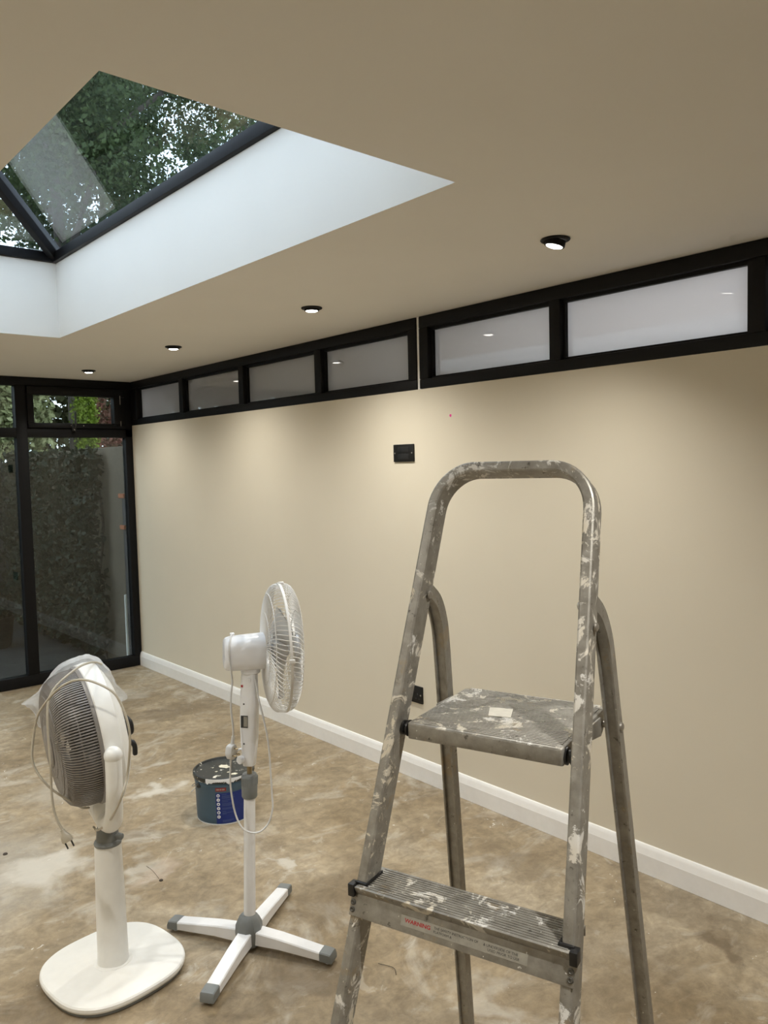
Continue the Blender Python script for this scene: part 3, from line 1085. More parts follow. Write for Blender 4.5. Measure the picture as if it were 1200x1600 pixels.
ROT = math.radians(6)
layered([(0.014, 0.002), (0.020, 0.0), (0.028, 0.001), (0.032, 0.005), (0.0335, 0.012), (0.036, 0.10)], 0.205, 0.203, 2.7, ROT).build('base', 'white_plastic', fan, angle=25)
layered([(0.0, 0.012), (0.003, 0.006), (0.014, 0.004)], 0.205, 0.203, 2.7, ROT).build('base_rim', 'grey_plastic', fan, angle=25)
layered([(0.033, 0.0), (0.037, 0.001), (0.039, 0.006)], 0.058, 0.054, 2.2, ROT).build('column_seat', 'white_plastic', fan)
cols = [(0.036, 0.0475, 0.0440), (0.06, 0.0465, 0.043), (0.15, 0.0452, 0.042), (0.28, 0.0432, 0.040), (0.40, 0.0405, 0.037), (0.423, 0.0400, 0.0365)]
m = MB(); vs = []; fs = []; k = 48
ra = math.atan2(RH.y, RH.x)
for z, a, b in cols:
    vs += [(x, y, z) for x, y in sup(a, b, 2.3, k, ra)]
for i in range(len(cols)-1):
    for j in range(k):
        j2 = (j+1) % k
        fs.append((i*k+j, i*k+j2, (i+1)*k+j2, (i+1)*k+j))
fs += [tuple(range(k-1, -1, -1)), tuple((len(cols)-1)*k+j for j in range(k))]
m.add(vs, fs).build('column', 'white_plastic', fan, angle=40)
MB().lathe([(0.420, 0.0415), (0.426, 0.0425), (0.431, 0.0395), (0.434, 0.0345), (0.470, 0.0325), (0.476, 0.030)], (0, 0, 0), (0, 0, 1), 40) \
    .build('collar', 'grey_plastic', fan)
kc = RH*0.033
kd = (RH*0.93 + TH*0.37).normalized()
MB().lathe([(0, 0.005), (0.009, 0.005), (0.010, 0.0105), (0.024, 0.010), (0.026, 0.007)], kd*0.032+EZ*0.450, kd, 16).build('height_knob', 'grey_plastic', fan)
MB().lathe([(0, 0.005), (0.006, 0.005), (0.007, 0.009), (0.019, 0.0085), (0.021, 0.006)], kd*0.026+EZ*0.488, kd, 16).build('height_knob', 'grey_plastic', fan)

th = math.radians(13)
td = math.radians(6)
TH0, RH0 = TH, RH
TH = Vector((CAM[0]-FA.x, CAM[1]-FA.y, 0)).normalized()
RH = Vector((-TH.y, TH.x, 0))
AXH = (-RH*math.cos(th) + TH*math.sin(th)).normalized()
AX = (AXH*math.cos(td) - EZ*math.sin(td)).normalized()
SD = (TH*math.cos(th) + RH*math.sin(th)).normalized()      # towards the viewer, across the axis
UPA = AX.cross(SD) if AX.cross(SD).z > 0 else SD.cross(AX)
HC = EZ*0.785
# yoke: neck and two arms up to the tilt pivots
m = MB()
m.lathe([(0.470, 0.026), (0.485, 0.031), (0.51, 0.036), (0.545, 0.040), (0.57, 0.026)], (0, 0, 0), (0, 0, 1), 32)
for s in (1, -1):
    fw = AXH*0.030
    pts = spline([SD*s*0.010+EZ*0.500, SD*s*0.10+EZ*0.528+fw*0.4, SD*s*0.185+EZ*0.580+fw*0.75, SD*s*0.232+EZ*0.660+fw, SD*s*0.240+EZ*0.725+fw, SD*s*0.240+EZ*0.775+fw], 7)
    rr = [0.034 + (0.0235-0.034)*min(1, i/(len(pts)*0.55)) for i in range(len(pts))]
    m.tube(pts, rr, 18, up=AXH)
    c = SD*s*0.240+EZ*0.782+fw
    m.lathe([(0.026*math.cos(a), 0.026*math.sin(a)) for a in [PI*i/12 for i in range(13)]], c, (0, 0, 1), 24)
m.build('yoke', 'white_plastic', fan, angle=50)
# ring housing
R0 = 0.216
MB().lathe([(-0.012, R0-0.020), (-0.010, R0-0.006), (-0.006, R0), (0.018, R0+0.003), (0.042, R0), (0.046, R0-0.004), (0.046, R0-0.016), (-0.005, R0-0.024)],
           HC, AX, 96, closed=True).build('ring_housing', 'white_plastic', fan)
MB().lathe([(0.044, R0-0.016), (0.044, R0-0.003), (0.050, R0-0.003), (0.056, R0-0.007), (0.056, R0-0.016)], HC, AX, 96, closed=True).build('grille_rim', 'grille_grey', fan)
# front grille: lengthwise ribs bending over the shoulder to the centre
prof = [(0.052, R0-0.009), (0.085, R0-0.010), (0.115, R0-0.016), (0.135, R0-0.028), (0.148, R0-0.048), (0.155, R0-0.080), (0.157, R0-0.115), (0.158, 0.060)]
m = MB()
xa = SD; ya = AX.cross(SD).normalized()
NR = 150
for k in range(NR):
    q = 2*PI*k/NR
    d = xa*math.cos(q) + ya*math.sin(q)
    tg = -xa*math.sin(q) + ya*math.cos(q)
    vs, fs = [], []
    for t, r in prof:
        hwid = min(0.0022, 0.0022*r/0.15)
        c = HC + AX*t + d*r
        # normal of the profile approx outward
        nn = (d*(r/R0) + AX*max(0.0, (t-0.08)/0.08)).normalized()
        vs += [c - tg*hwid, c + tg*hwid, c + tg*hwid - nn*0.006, c - tg*hwid - nn*0.006]
    for i in range(len(prof)-1):
        for j in range(4):
            fs.append((i*4+j, i*4+(j+1) % 4, (i+1)*4+(j+1) % 4, (i+1)*4+j))
    m.add(vs, fs)
for (t, r) in ((0.100, R0-0.013), (0.152, R0-0.062), (0.157, 0.10)):
    m.lathe([(t-0.003, r-0.007), (t-0.003, r-0.003), (t+0.001, r-0.003), (t+0.001, r-0.007)], HC, AX, 72, closed=True)
m.build('front_grille', 'grille_grey', fan, smooth=False, kind='stuff')
MB().lathe([(0.150, 0.060), (0.160, 0.062), (0.163, 0.055), (0.1645, 0.030), (0.166, 0.028), (0.167, 0.0)], HC, AX, 40).build('grille_badge', 'grille_grey', fan)
# rear shell, motor, blades
MB().lathe([(-0.008, R0-0.014), (-0.024, R0-0.030), (-0.038, R0-0.06), (-0.046, 0.10), (-0.044, 0.10), (-0.034, R0-0.064), (-0.020, R0-0.036), (-0.004, R0-0.022)],
           HC, AX, 72, closed=True).build('rear_shell', 'white_plastic', fan)
MB().lathe([(-0.066, 0.0), (-0.066, 0.045), (-0.062, 0.058), (-0.046, 0.066), (-0.02, 0.062), (0.035, 0.050), (0.04, 0.0)], HC, AX, 40).build('motor', 'dark_grey', fan)
m = MB()
m.tube(spline([HC-AX*0.050+SD*0.09+UPA*0.055, HC-AX*0.062+SD*0.105+UPA*0.035, HC-AX*0.062+SD*0.105+UPA*0.005, HC-AX*0.054+SD*0.09-UPA*0.004], 6), 0.007, 8)
m.tube(spline([HC-AX*0.050+SD*0.11-UPA*0.012, HC-AX*0.060+SD*0.12-UPA*0.035, HC-AX*0.058+SD*0.12-UPA*0.065], 6), [0.004]*3+[0.008]*9+[0.006], 8)
m.build('rear_handle', 'black_plastic', fan, angle=60)
MB().lathe([(0.03, 0.0), (0.03, 0.045), (0.09, 0.042), (0.10, 0.03), (0.103, 0.0)], HC, AX, 32).build('blade_hub', 'drum_grey', fan)
for b in range(5):
    q0 = 2*PI*b/5 + 0.3
    vs, fs = [], []
    n1, n2 = 7, 6
    for i in range(n1):
        r = 0.040 + 0.140*i/(n1-1)
        wd = 0.42 + 0.20*math.sin(PI*i/(n1-1))
        for j in range(n2):
            q = q0 + wd*(j/(n2-1)-0.5)*2 + 0.35*i/(n1-1)
            t = 0.066 + 0.036*(j/(n2-1)-0.5)*2*(1-0.25*i/(n1-1))
            vs.append(HC + AX*t + (xa*math.cos(q)+ya*math.sin(q))*r)
    off = len(vs)
    vs += [v + AX*0.003 for v in vs]
    for i in range(n1-1):
        for j in range(n2-1):
            a = i*n2+j
            fs += [(a, a+1, a+n2+1, a+n2), (off+a, off+a+n2, off+a+n2+1, off+a+1)]
    MB().add(vs, fs).build('blade', 'drum_grey', fan, angle=60)

TH, RH = TH0, RH0
# mains lead of the drum fan: looped up over the head
D0 = (FA - Vector(CAM)).dot(Vector(CF)) - 0.047     # depth of the column around mid height


def pa(u, v, dd):
    return at(u, v, D0+dd) - FA


c1 = [pa(139, 1262, 0.0), pa(128, 1262, -0.05), pa(118, 1255, -0.12), pa(100, 1246, -0.17), pa(75, 1228, -0.20), pa(57, 1205, -0.20), pa(50, 1182, -0.2),
      pa(54, 1140, -0.2), pa(62, 1112, -0.22), pa(85, 1082, -0.24), pa(108, 1066, -0.26), pa(128, 1062, -0.28), pa(150, 1067, -0.29), pa(176, 1081, -0.30),
      pa(190, 1102, -0.30), pa(201, 1135, -0.30), pa(203, 1165, -0.29), pa(199, 1210, -0.27), pa(190, 1245, -0.29), pa(178, 1272, -0.23), pa(165, 1289, -0.13),
      pa(152, 1297, -0.08), pa(146, 1292, -0.04)]
c2 = [pa(160, 1038, -0.02), pa(150, 1035, -0.03), pa(138, 1036, -0.08), pa(122, 1043, -0.15), pa(100, 1060, -0.2), pa(85, 1076, -0.22), pa(76, 1094, -0.23), pa(74, 1120, -0.24),
      pa(76, 1160, -0.24), pa(79, 1195, -0.24), pa(80, 1225, -0.23), pa(81, 1243, -0.23), pa(84, 1265, -0.23), pa(90, 1283, -0.23), pa(97, 1296, -0.23)]
m = MB()
m.tube(spline(c1, 7), 0.0034, 8)
m.tube(spline(c2, 7), 0.0034, 8)
cord = m.build('power_cord', 'cord_beige', fan, angle=70)
P0, P1 = pa(97, 1296, -0.23), pa(108, 1318, -0.23)
axp = (P1-P0).normalized()
rp = TH.cross(axp).normalized()
m = MB()
secs = [(0.0, 0.0055, 0.005), (0.010, 0.0065, 0.005), (0.014, 0.009, 0.006), (0.022, 0.014, 0.007), (0.034, 0.0165, 0.007), (0.038, 0.0155, 0.0065)]
vs, fs = [], []
for t, a, b in secs:
    for (x, y) in sup(a, b, 3.0, 16):
        vs.append(P0 + axp*t + rp*x + TH*y)
for i in range(len(secs)-1):
    for j in range(16):
        j2 = (j+1) % 16
        fs.append((i*16+j, i*16+j2, (i+1)*16+j2, (i+1)*16+j))
fs += [tuple(range(15, -1, -1)), tuple((len(secs)-1)*16+j for j in range(16))]
m.add(vs, fs).build('plug', 'cord_beige', cord, angle=50)
m = MB()
for s in (-1, 1):
    m.tube([P0+axp*0.036+rp*s*0.0095, P0+axp*0.057+rp*s*0.0095], 0.0023, 8)
m.build('plug_pins', 'dark_grey', cord)

# clear polythene sheet thrown over the back of the drum fan
ctrl = []
rows = [
    [(70, 1066, -0.10), (92, 1046, -0.06), (116, 1034, -0.02), (136, 1028, 0.0), (154, 1034, 0.02), (170, 1048, 0.04)],
    [(66, 1070, 0.0), (90, 1040, 0.02), (116, 1027, 0.03), (136, 1022, 0.04), (156, 1030, 0.06), (174, 1050, 0.08)],
    [(56, 1084, 0.10), (88, 1055, 0.10), (116, 1040, 0.12), (138, 1036, 0.13), (160, 1045, 0.14), (182, 1066, 0.15)],
    [(33, 1100, 0.14), (74, 1080, 0.17), (112, 1075, 0.19), (140, 1070, 0.20), (166, 1072, 0.20), (198, 1089, 0.19)],
    [(48, 1104, 0.17), (66, 1120, 0.20), (110, 1115, 0.23), (140, 1110, 0.24), (168, 1100, 0.23), (188, 1098, 0.21)],
    [(58, 1128, 0.18), (66, 1140, 0.21), (108, 1150, 0.25), (140, 1140, 0.25), (166, 1120, 0.24), (180, 1108, 0.22)],
]
G = [[pa(*c) + FA for c in row] for row in rows]
NU, NV = 34, 30


def cr(a, b, c, d, t):
    return 0.5*((2*b)+(c-a)*t+(2*a-5*b+4*c-d)*t*t+(3*b-a-3*c+d)*t**3)


def samp(arr, t):
    n = len(arr)
    x = min(t*(n-1), n-1-1e-6)
    i = int(x); f = x-i
    g_ = lambda k: arr[max(0, min(n-1, k))]
    return cr(g_(i-1), g_(i), g_(i+1), g_(i+2), f)


vs = []
for j in range(NV):
    for i in range(NU):
        p = samp([samp(r_, i/(NU-1)) for r_ in G], j/(NV-1))
        wv = 0.006*math.sin(i*1.1+j*0.35) + 0.004*math.sin(j*0.9-i*0.5) + random.uniform(-1, 1)*0.0015
        edge = min(1.0, 0.4+j/6)
        vs.append(p + TH*wv*edge - EZ*abs(wv)*0.3)
fs = [(j*NU+i, j*NU+i+1, (j+1)*NU+i+1, (j+1)*NU+i) for j in range(NV-1) for i in range(NU-1)]
o = MB().add(vs, fs).build('plastic_sheet', 'sheet', angle=60)
tag(o, 'crumpled clear polythene sheet draped over the top of the grey-grilled fan', 'plastic sheet')

# ------------------------------------------------------------------ fan with wire guard and cross base
FB = Vector((-1.369, -3.911, 0))
fan = thing('pedestal_fan', 'white pedestal fan with wire guard on a slim pole and cross-shaped base', 'fan', FB)
TH = Vector((CAM[0]-FB.x, CAM[1]-FB.y, 0)).normalized()
RH = Vector((-TH.y, TH.x, 0))
FH = -TH
LEAN = Matrix.Rotation(math.radians(1.9), 4, FH)
UPB = (LEAN @ EZ)


def colp(z):
    return UPB*z


tips = [Vector((-1.515, -3.639, 0)), Vector((-1.618, -4.079, 0)), Vector((-1.224, -4.179, 0)), Vector((-1.098, -3.728, 0))]
for tp in tips:
    d = (tp-FB); d.z = 0
    Ln = d.length
    d.normalize()
    s = EZ.cross(d)
    m = MB()
    secs = [(0.030, 0.066, 0.022, 0.024), (0.12, 0.060, 0.024, 0.0235), (Ln-0.035, 0.042, 0.016, 0.0225)]
    vs, fs = [], []
    for (t, zt_, zb0, hwd) in secs:
        pr = [(-hwd, zb0), (-hwd, zt_-0.004), (-hwd+0.003, zt_-0.0006), (0, zt_), (hwd-0.003, zt_-0.0006), (hwd, zt_-0.004), (hwd, zb0)]
        vs += [d*t + s*a + EZ*b for a, b in pr]
    k = 7
    for i in range(len(secs)-1):
        for j in range(k):
            j2 = (j+1) % k
            fs.append((i*k+j, i*k+j2, (i+1)*k+j2, (i+1)*k+j))
    fs += [tuple(range(k-1, -1, -1)), tuple((len(secs)-1)*k+j for j in range(k))]
    leg = m.add(vs, fs).build('leg', 'cool_plastic', fan, angle=30)
    m = MB()
    vs, fs = [], []
    for (t, zt_, zb0, hwd) in [(Ln-0.038, 0.0440, 0.014, 0.0232), (Ln-0.012, 0.0425, 0.013, 0.0230), (Ln-0.001, 0.040, 0.012, 0.0226), (Ln+0.004, 0.028, 0.012, 0.0215)]:
        pr = [(-hwd, zb0), (-hwd, zt_-0.004), (-hwd+0.003, zt_-0.0006), (0, zt_), (hwd-0.003, zt_-0.0006), (hwd, zt_-0.004), (hwd, zb0)]
        vs += [d*t + s*a + EZ*b for a, b in pr]
    for i in range(3):
        for j in range(k):
            j2 = (j+1) % k
            fs.append((i*k+j, i*k+j2, (i+1)*k+j2, (i+1)*k+j))
    fs += [tuple(range(k-1, -1, -1)), tuple(3*k+j for j in range(k))]
    m.add(vs, fs).build('end_cap', 'grey_plastic', leg, angle=30)
    MB().lathe([(0.0, 0.008), (0.002, 0.010), (0.014, 0.010)], d*(Ln-0.018), (0, 0, 1), 14).build('foot', 'cool_plastic', leg)
m = MB().lathe([(0.012, 0.040), (0.020, 0.043), (0.055, 0.046), (0.080, 0.044), (0.098, 0.036), (0.108, 0.027), (0.112, 0.0225)], (0, 0, 0), (0, 0, 1), 10)
m.build('hub', 'grey_plastic', fan, angle=25)


def blathe(prof, nm, mat, seg=32, angle=35):
    return MB().lathe(prof, (0, 0, 0), UPB, seg).build(nm, mat, fan, angle=angle)


blathe([(0.095, 0.0195), (0.512, 0.0190)], 'pole', 'cool_plastic')
blathe([(0.508, 0.0235), (0.512, 0.0255), (0.548, 0.0262), (0.580, 0.0262), (0.587, 0.022)], 'collar', 'grey_plastic')
m = MB()
for k in range(26):
    q = 2*PI*k/26
    dd = (RH*math.cos(q)+FH*math.sin(q))
    m.tube([UPB*0.551+dd*0.0262, UPB*0.579+dd*0.0262], 0.0013, 5)
m.build('collar_ribs', 'grey_plastic', fan, smooth=False, kind='stuff')
blathe([(0.586, 0.0085), (0.640, 0.0085)], 'inner_rod', 'brass_rod')
# control body
secs = [(0.617, 0.0190, 0.019), (0.640, 0.0215, 0.021), (0.70, 0.0265, 0.024), (0.76, 0.0285, 0.025), (0.83, 0.0285, 0.025), (0.89, 0.0255, 0.024), (0.918, 0.0245, 0.023), (0.926, 0.021, 0.020)]
ANG = math.radians(22)
bx1 = (RH*math.cos(ANG) + TH*math.sin(ANG)).normalized()
by1 = (TH*math.cos(ANG) - RH*math.sin(ANG)).normalized()
vs, fs, k = [], [], 32
for z, a, b in secs:
    vs += [UPB*z + bx1*x + by1*y for x, y in sup(a, b, 3.6, k)]
for i in range(len(secs)-1):
    for j in range(k):
        j2 = (j+1) % k
        fs.append((i*k+j, i*k+j2, (i+1)*k+j2, (i+1)*k+j))
fs += [tuple(range(k-1, -1, -1)), tuple((len(secs)-1)*k+j for j in range(k))]
body = MB().add(vs, fs).build('control_body', 'cool_plastic', fan, angle=40)


def on_body(x, z, off):
    return UPB*z + bx1*x + by1*off


def bquad(x0, x1, z0, z1, off, nm, mat):
    vs = [on_body(x, z, o_) for o_ in (off, off+0.0006) for x, z in ((x0, z0), (x1, z0), (x1, z1), (x0, z1))]
    return MB().add(vs, [(0, 1, 2, 3), (4, 7, 6, 5), (0, 4, 5, 1), (1, 5, 6, 2), (2, 6, 7, 3), (3, 7, 4, 0)]).build(nm, mat, body, smooth=False)


bquad(-0.020, 0.004, 0.748, 0.788, 0.0255, 'rating_label', 'dark_grey')
bquad(-0.010, 0.003, 0.752, 0.785, 0.0262, 'rating_print', 'sticker')
bquad(-0.020, -0.013, 0.881, 0.889, 0.0243, 'badge', 'red_print')
for (x, z) in ((-0.010, 0.826), (-0.010, 0.694)):
    MB().lathe([(0, 0.003), (0.0008, 0.0028), (0.001, 0)], on_body(x, z, 0.0245 if z > 0.7 else 0.0235), by1, 10).build('screw', 'dark_grey', body)
MB().lathe([(0, 0.0065), (0.003, 0.006), (0.0032, 0.0025), (0.002, 0.002), (0.002, 0)], on_body(0.008, 0.906, 0.0235), by1, 16).build('tilt_screw', 'cool_plastic', body)
MB().lathe([(0.0, 0.006), (0.010, 0.006), (0.011, 0.0135), (0.018, 0.0140), (0.024, 0.0125), (0.025, 0.0)], on_body(-0.014, 0.640, 0.008), (-RH*0.75+TH*0.66).normalized(), 22) \
    .build('height_knob', 'cool_plastic', body)
# cord hook holding the plug
MB().lathe([(0.0, 0.0032), (0.018, 0.0032), (0.019, 0.006), (0.026, 0.0055), (0.027, 0.0)], on_body(-0.022, 0.672, 0.006), (-RH*0.85+TH*0.5).normalized(), 14).build('cord_hook', 'cool_plastic', body)

# tilting motor head
tb = math.radians(6)
AB = (RH*math.cos(tb) + FH*math.sin(tb)).normalized()
SB = (TH*math.cos(tb) + RH*math.sin(tb)).normalized()
HB = UPB*0.993
m = MB()
vs, fs, k = [], [], 32
for z, a, b in ((0.918, 0.020, 0.020), (0.925, 0.031, 0.028), (0.936, 0.032, 0.029), (0.944, 0.028, 0.026)):
    vs += [UPB*z + AB*(x+0.004) + SB*y for x, y in sup(a, b, 2.6, k)]
for i in range(3):
    for j in range(k):
        j2 = (j+1) % k
        fs.append((i*k+j, i*k+j2, (i+1)*k+j2, (i+1)*k+j))
fs += [tuple(range(k-1, -1, -1)), tuple(3*k+j for j in range(k))]
m.add(vs, fs).build('swivel', 'cool_plastic', fan, angle=40)
vs, fs, k = [], [], 40
secs = [(-0.083, 0.030, 0.030), (-0.0825, 0.044, 0.042), (-0.076, 0.051, 0.049), (-0.060, 0.0545, 0.052), (-0.01, 0.0565, 0.054), (0.044, 0.0575, 0.055), (0.048, 0.056, 0.053)]
for t, a, b in secs:
    vs += [HB + AB*t + UPB*x + SB*y for x, y in sup(a, b, 2.9, k)]
for i in range(len(secs)-1):
    for j in range(k):
        j2 = (j+1) % k
        fs.append((i*k+j, i*k+j2, (i+1)*k+j2, (i+1)*k+j))
fs += [tuple(range(k-1, -1, -1)), tuple((len(secs)-1)*k+j for j in range(k))]
motor = MB().add(vs, fs).build('motor_housing', 'cool_plastic', fan, angle=40)
MB().lathe([(0, 0.0035), (0.006, 0.0035), (0.007, 0.0075), (0.012, 0.008), (0.014, 0.005), (0.0145, 0)], HB - AB*0.056 + UPB*0.053, UPB, 16).build('oscillation_knob', 'cool_plastic', motor)
# guards
GC = HB + AB*0.103 + UPB*0.006
RG = 0.209
ua, va = UPB, SB


def guard(sign, nm, nw, depth):
    prof = []
    for i in range(11):
        f = i/10
        a = f*PI/2
        prof.append((sign*depth*(math.cos(a)**0.55 if f < 1 else 0.0), 0.030 + (RG-0.030)*math.sin(a)**0.92))
    m = MB()
    for k_ in range(nw):
        q = 2*PI*k_/nw
        pts = []
        for i, (t, r) in enumerate(prof):
            qq = q + (0.30*(1-i/10) if sign > 0 else -0.18*(1-i/10))
            pts.append(GC + AB*t + (ua*math.cos(qq)+va*math.sin(qq))*r)
        m.tube(pts, 0.0014, 4, cap=False)
    for i in (3, 6):
        t, r = prof[i]
        rp_ = [GC + AB*t + (ua*math.cos(2*PI*j/64)+va*math.sin(2*PI*j/64))*(r) for j in range(65)]
        m.tube(rp_, 0.0018, 5, cap=False)
    m.build(nm, 'wire_white', fan, smooth=False, kind='stuff')


guard(-1, 'rear_guard', 84, 0.056)
guard(1, 'front_guard', 84, 0.058)
MB().lathe([(-0.004, RG-0.003), (-0.004, RG+0.003), (0.004, RG+0.003), (0.004, RG-0.003)], GC, AB, 80, closed=True).build('guard_rim', 'wire_white', fan)
MB().lathe([(0.050, 0.0), (0.050, 0.036), (0.060, 0.036), (0.064, 0.030), (0.065, 0.0)], GC, AB, 32).build('guard_badge', 'cool_plastic', fan)
MB().lathe([(-0.062, 0.040), (-0.050, 0.045), (-0.046, 0.036), (-0.062, 0.030)], GC, AB, 32, closed=True).build('guard_nut', 'cool_plastic', fan)
for q in (0.0, PI/2, PI, 3*PI/2):
    d = ua*math.cos(q)+va*math.sin(q)
    e = AB.cross(d)
    c = GC + d*(RG+0.003)
    vs = [c + AB*x + e*y + d*z for z in (-0.005, 0.005) for y in (-0.007, 0.007) for x in (-0.009, 0.009)]
    MB().add(vs, [(0, 2, 3, 1), (4, 5, 7, 6), (0, 1, 5, 4), (2, 6, 7, 3), (0, 4, 6, 2), (1, 3, 7, 5)]).build('guard_clip', 'wire_white', fan, bevel=0.002)
hub = MB().lathe([(-0.052, 0.012), (-0.030, 0.012), (-0.028, 0.036), (0.018, 0.034), (0.026, 0.024), (0.029, 0.0)], GC, AB, 28).build('blade_hub', 'blade_white', fan)
for b in range(3):
    q0 = 2*PI*b/3 + PI*0.93
    vs, fs = [], []
    n1, n2 = 9, 7
    for i in range(n1):
        r = 0.028 + 0.140*i/(n1-1)
        wd = 0.32 + 0.34*math.sin(PI*min(1, 0.15+0.75*i/(n1-1)))
        if i == n1-1:
            wd *= 0.6
        for j in range(n2):
            c = (j/(n2-1)-0.5)*2
            q = q0 + wd*c
            t = -0.004 + 0.026*c*(1-0.35*i/(n1-1))
            vs.append(GC + AB*t + (ua*math.cos(q)+va*math.sin(q))*r)
    off = len(vs)
    vs += [v + AB*0.002 for v in vs]
    for i in range(n1-1):
        for j in range(n2-1):
            a = i*n2+j
            fs += [(a, a+1, a+n2+1, a+n2), (off+a, off+a+n2, off+a+n2+1, off+a+1)]
    MB().add(vs, fs).build('blade', 'blade_white', fan, angle=60)
# cord with three-pin plug
DB = (FB - Vector(CAM)).dot(Vector(CF)) - 0.06


def pb(u, v, dd):
    return at(u, v, DB+dd) - FB


c1 = [pb(362, 990, -0.03), pb(359, 1004, -0.06), pb(358, 1025, -0.065), pb(361, 1048, -0.06), pb(363, 1066, -0.05), pb(361, 1085, -0.05), pb(361, 1110, -0.05), pb(364, 1135, -0.05), pb(364.5, 1152, -0.05)]
c2 = [pb(361, 1186, -0.055), pb(360, 1200, -0.055), pb(360, 1225, -0.06), pb(364, 1255, -0.06), pb(370, 1278, -0.06), pb(379, 1294, -0.065), pb(392, 1301, -0.07), pb(407, 1299, -0.06),
      pb(420, 1285, -0.05), pb(426, 1262, -0.045), pb(425, 1242, -0.04), pb(423, 1210, -0.04), pb(419, 1160, -0.04), pb(411, 1120, -0.03), pb(404, 1092, -0.02), pb(399, 1065, -0.01), pb(396, 1055, 0.0)]
m = MB()
m.tube(spline(c1, 7), 0.0030, 8)
m.tube(spline(c2, 7), 0.0030, 8)
cord = m.build('power_cord', 'cord_white', fan, angle=70)
m = MB()
p0, p1 = pb(364.5, 1150, -0.05), pb(363, 1163, -0.05)
m.tube([p0, p1], [0.0052, 0.0062], 12)
vs, fs = [], []
ctr = pb(361, 1174, -0.05)
nx = (RH*0.80 + TH*0.6).normalized(); ny = EZ; nz = nx.cross(ny).normalized()
for t, sc in ((-0.013, 0.88), (-0.010, 1.0), (0.006, 1.0), (0.013, 0.72)):
    for (x, y) in sup(0.0185, 0.0240, 3.2, 20):
        vs.append(ctr + nx*(-t) + nz*x*sc*(0.85 if y > 0.01 else 1) + ny*y*sc)
for i in range(3):
    for j in range(20):
        j2 = (j+1) % 20
        fs.append((i*20+j, i*20+j2, (i+1)*20+j2, (i+1)*20+j))
fs += [tuple(range(19, -1, -1)), tuple(60+j for j in range(20))]
m.add(vs, fs)
m.build('plug', 'cord_white', cord, angle=45)
m = MB()
for (x, y) in ((0, 0.011), (-0.010, -0.009), (0.010, -0.009)):
    a = ctr + nx*0.012 + nz*x + ny*y
    m.tube([a, a+nx*0.015], 0.0024, 6)
m.build('plug_pins', 'brass_rod', cord)

# ------------------------------------------------------------------ paint bucket
BC = Vector((-0.9135, -2.956, 0))
bk = thing('paint_bucket', 'slate-blue plastic paint bucket with paint-splashed dark lid behind the slim fan', 'bucket', BC)
hb_ = 0.206
MB().lathe([(0.004, 0.0), (0.004, 0.121), (0.0005, 0.124), (0.004, 0.1265), (0.030, 0.1275), (hb_-0.035, 0.1315), (hb_-0.030, 0.1335), (hb_-0.024, 0.1335),
            (hb_-0.020, 0.1315), (hb_-0.006, 0.132), (hb_-0.006, 0.126)], (0, 0, 0), (0, 0, 1), 72).build('tub', 'bucket', bk, angle=35)
MB().lathe([(0.0, 0.1235), (0.0, 0.1262), (0.004, 0.1275), (0.006, 0.1275)], (0, 0, 0), (0, 0, 1), 64).build('paint_ring', 'white_print', bk)
lid = MB().lathe([(hb_-0.012, 0.134), (hb_-0.012, 0.1385), (hb_-0.006, 0.140), (hb_+0.008, 0.1395), (hb_+0.012, 0.136), (hb_+0.012, 0.130), (hb_+0.004, 0.126), (hb_+0.004, 0.0)],
                 (0, 0, 0), (0, 0, 1), 72).build('lid', 'lid', bk, angle=35)
TB = (Vector(CAM)-BC); TB.z = 0; TB.normalize()
RB = Vector((-TB.y, TB.x, 0))
if RB.dot(RH) < 0:
    RB = -RB


def bucket_pt(ang, z, off=0.0):
    r = 0.1275 + (0.1315-0.1275)*(z-0.03)/(hb_-0.065) + off
    return (TB*math.cos(ang) + RB*math.sin(ang))*r + EZ*z


def curved(a0, a1, z0, z1, off, nm, mat, parent, n=14):
    vs, fs = [], []
    for i in range(n+1):
        a = a0+(a1-a0)*i/n
        vs += [bucket_pt(a, z0, off), bucket_pt(a, z1, off), bucket_pt(a, z1, off+0.0006), bucket_pt(a, z0, off+0.0006)]
    for i in range(n):
        for j in range(4):
            fs.append((i*4+j, i*4+(j+1) % 4, (i+1)*4+(j+1) % 4, (i+1)*4+j))
    fs += [(0, 1, 2, 3), tuple(n*4+j for j in (3, 2, 1, 0))]
    return MB().add(vs, fs).build(nm, mat, parent, angle=40)


A0, A1 = -0.31, 1.25
lab = curved(A0, A1, 0.008, 0.148, 0.0002, 'blue_label', 'blue_label', bk, 24)
red = curved(A0+0.0, A0+0.36, 0.157, 0.1725, 0.0004, 'red_label', 'red_label', bk, 8)
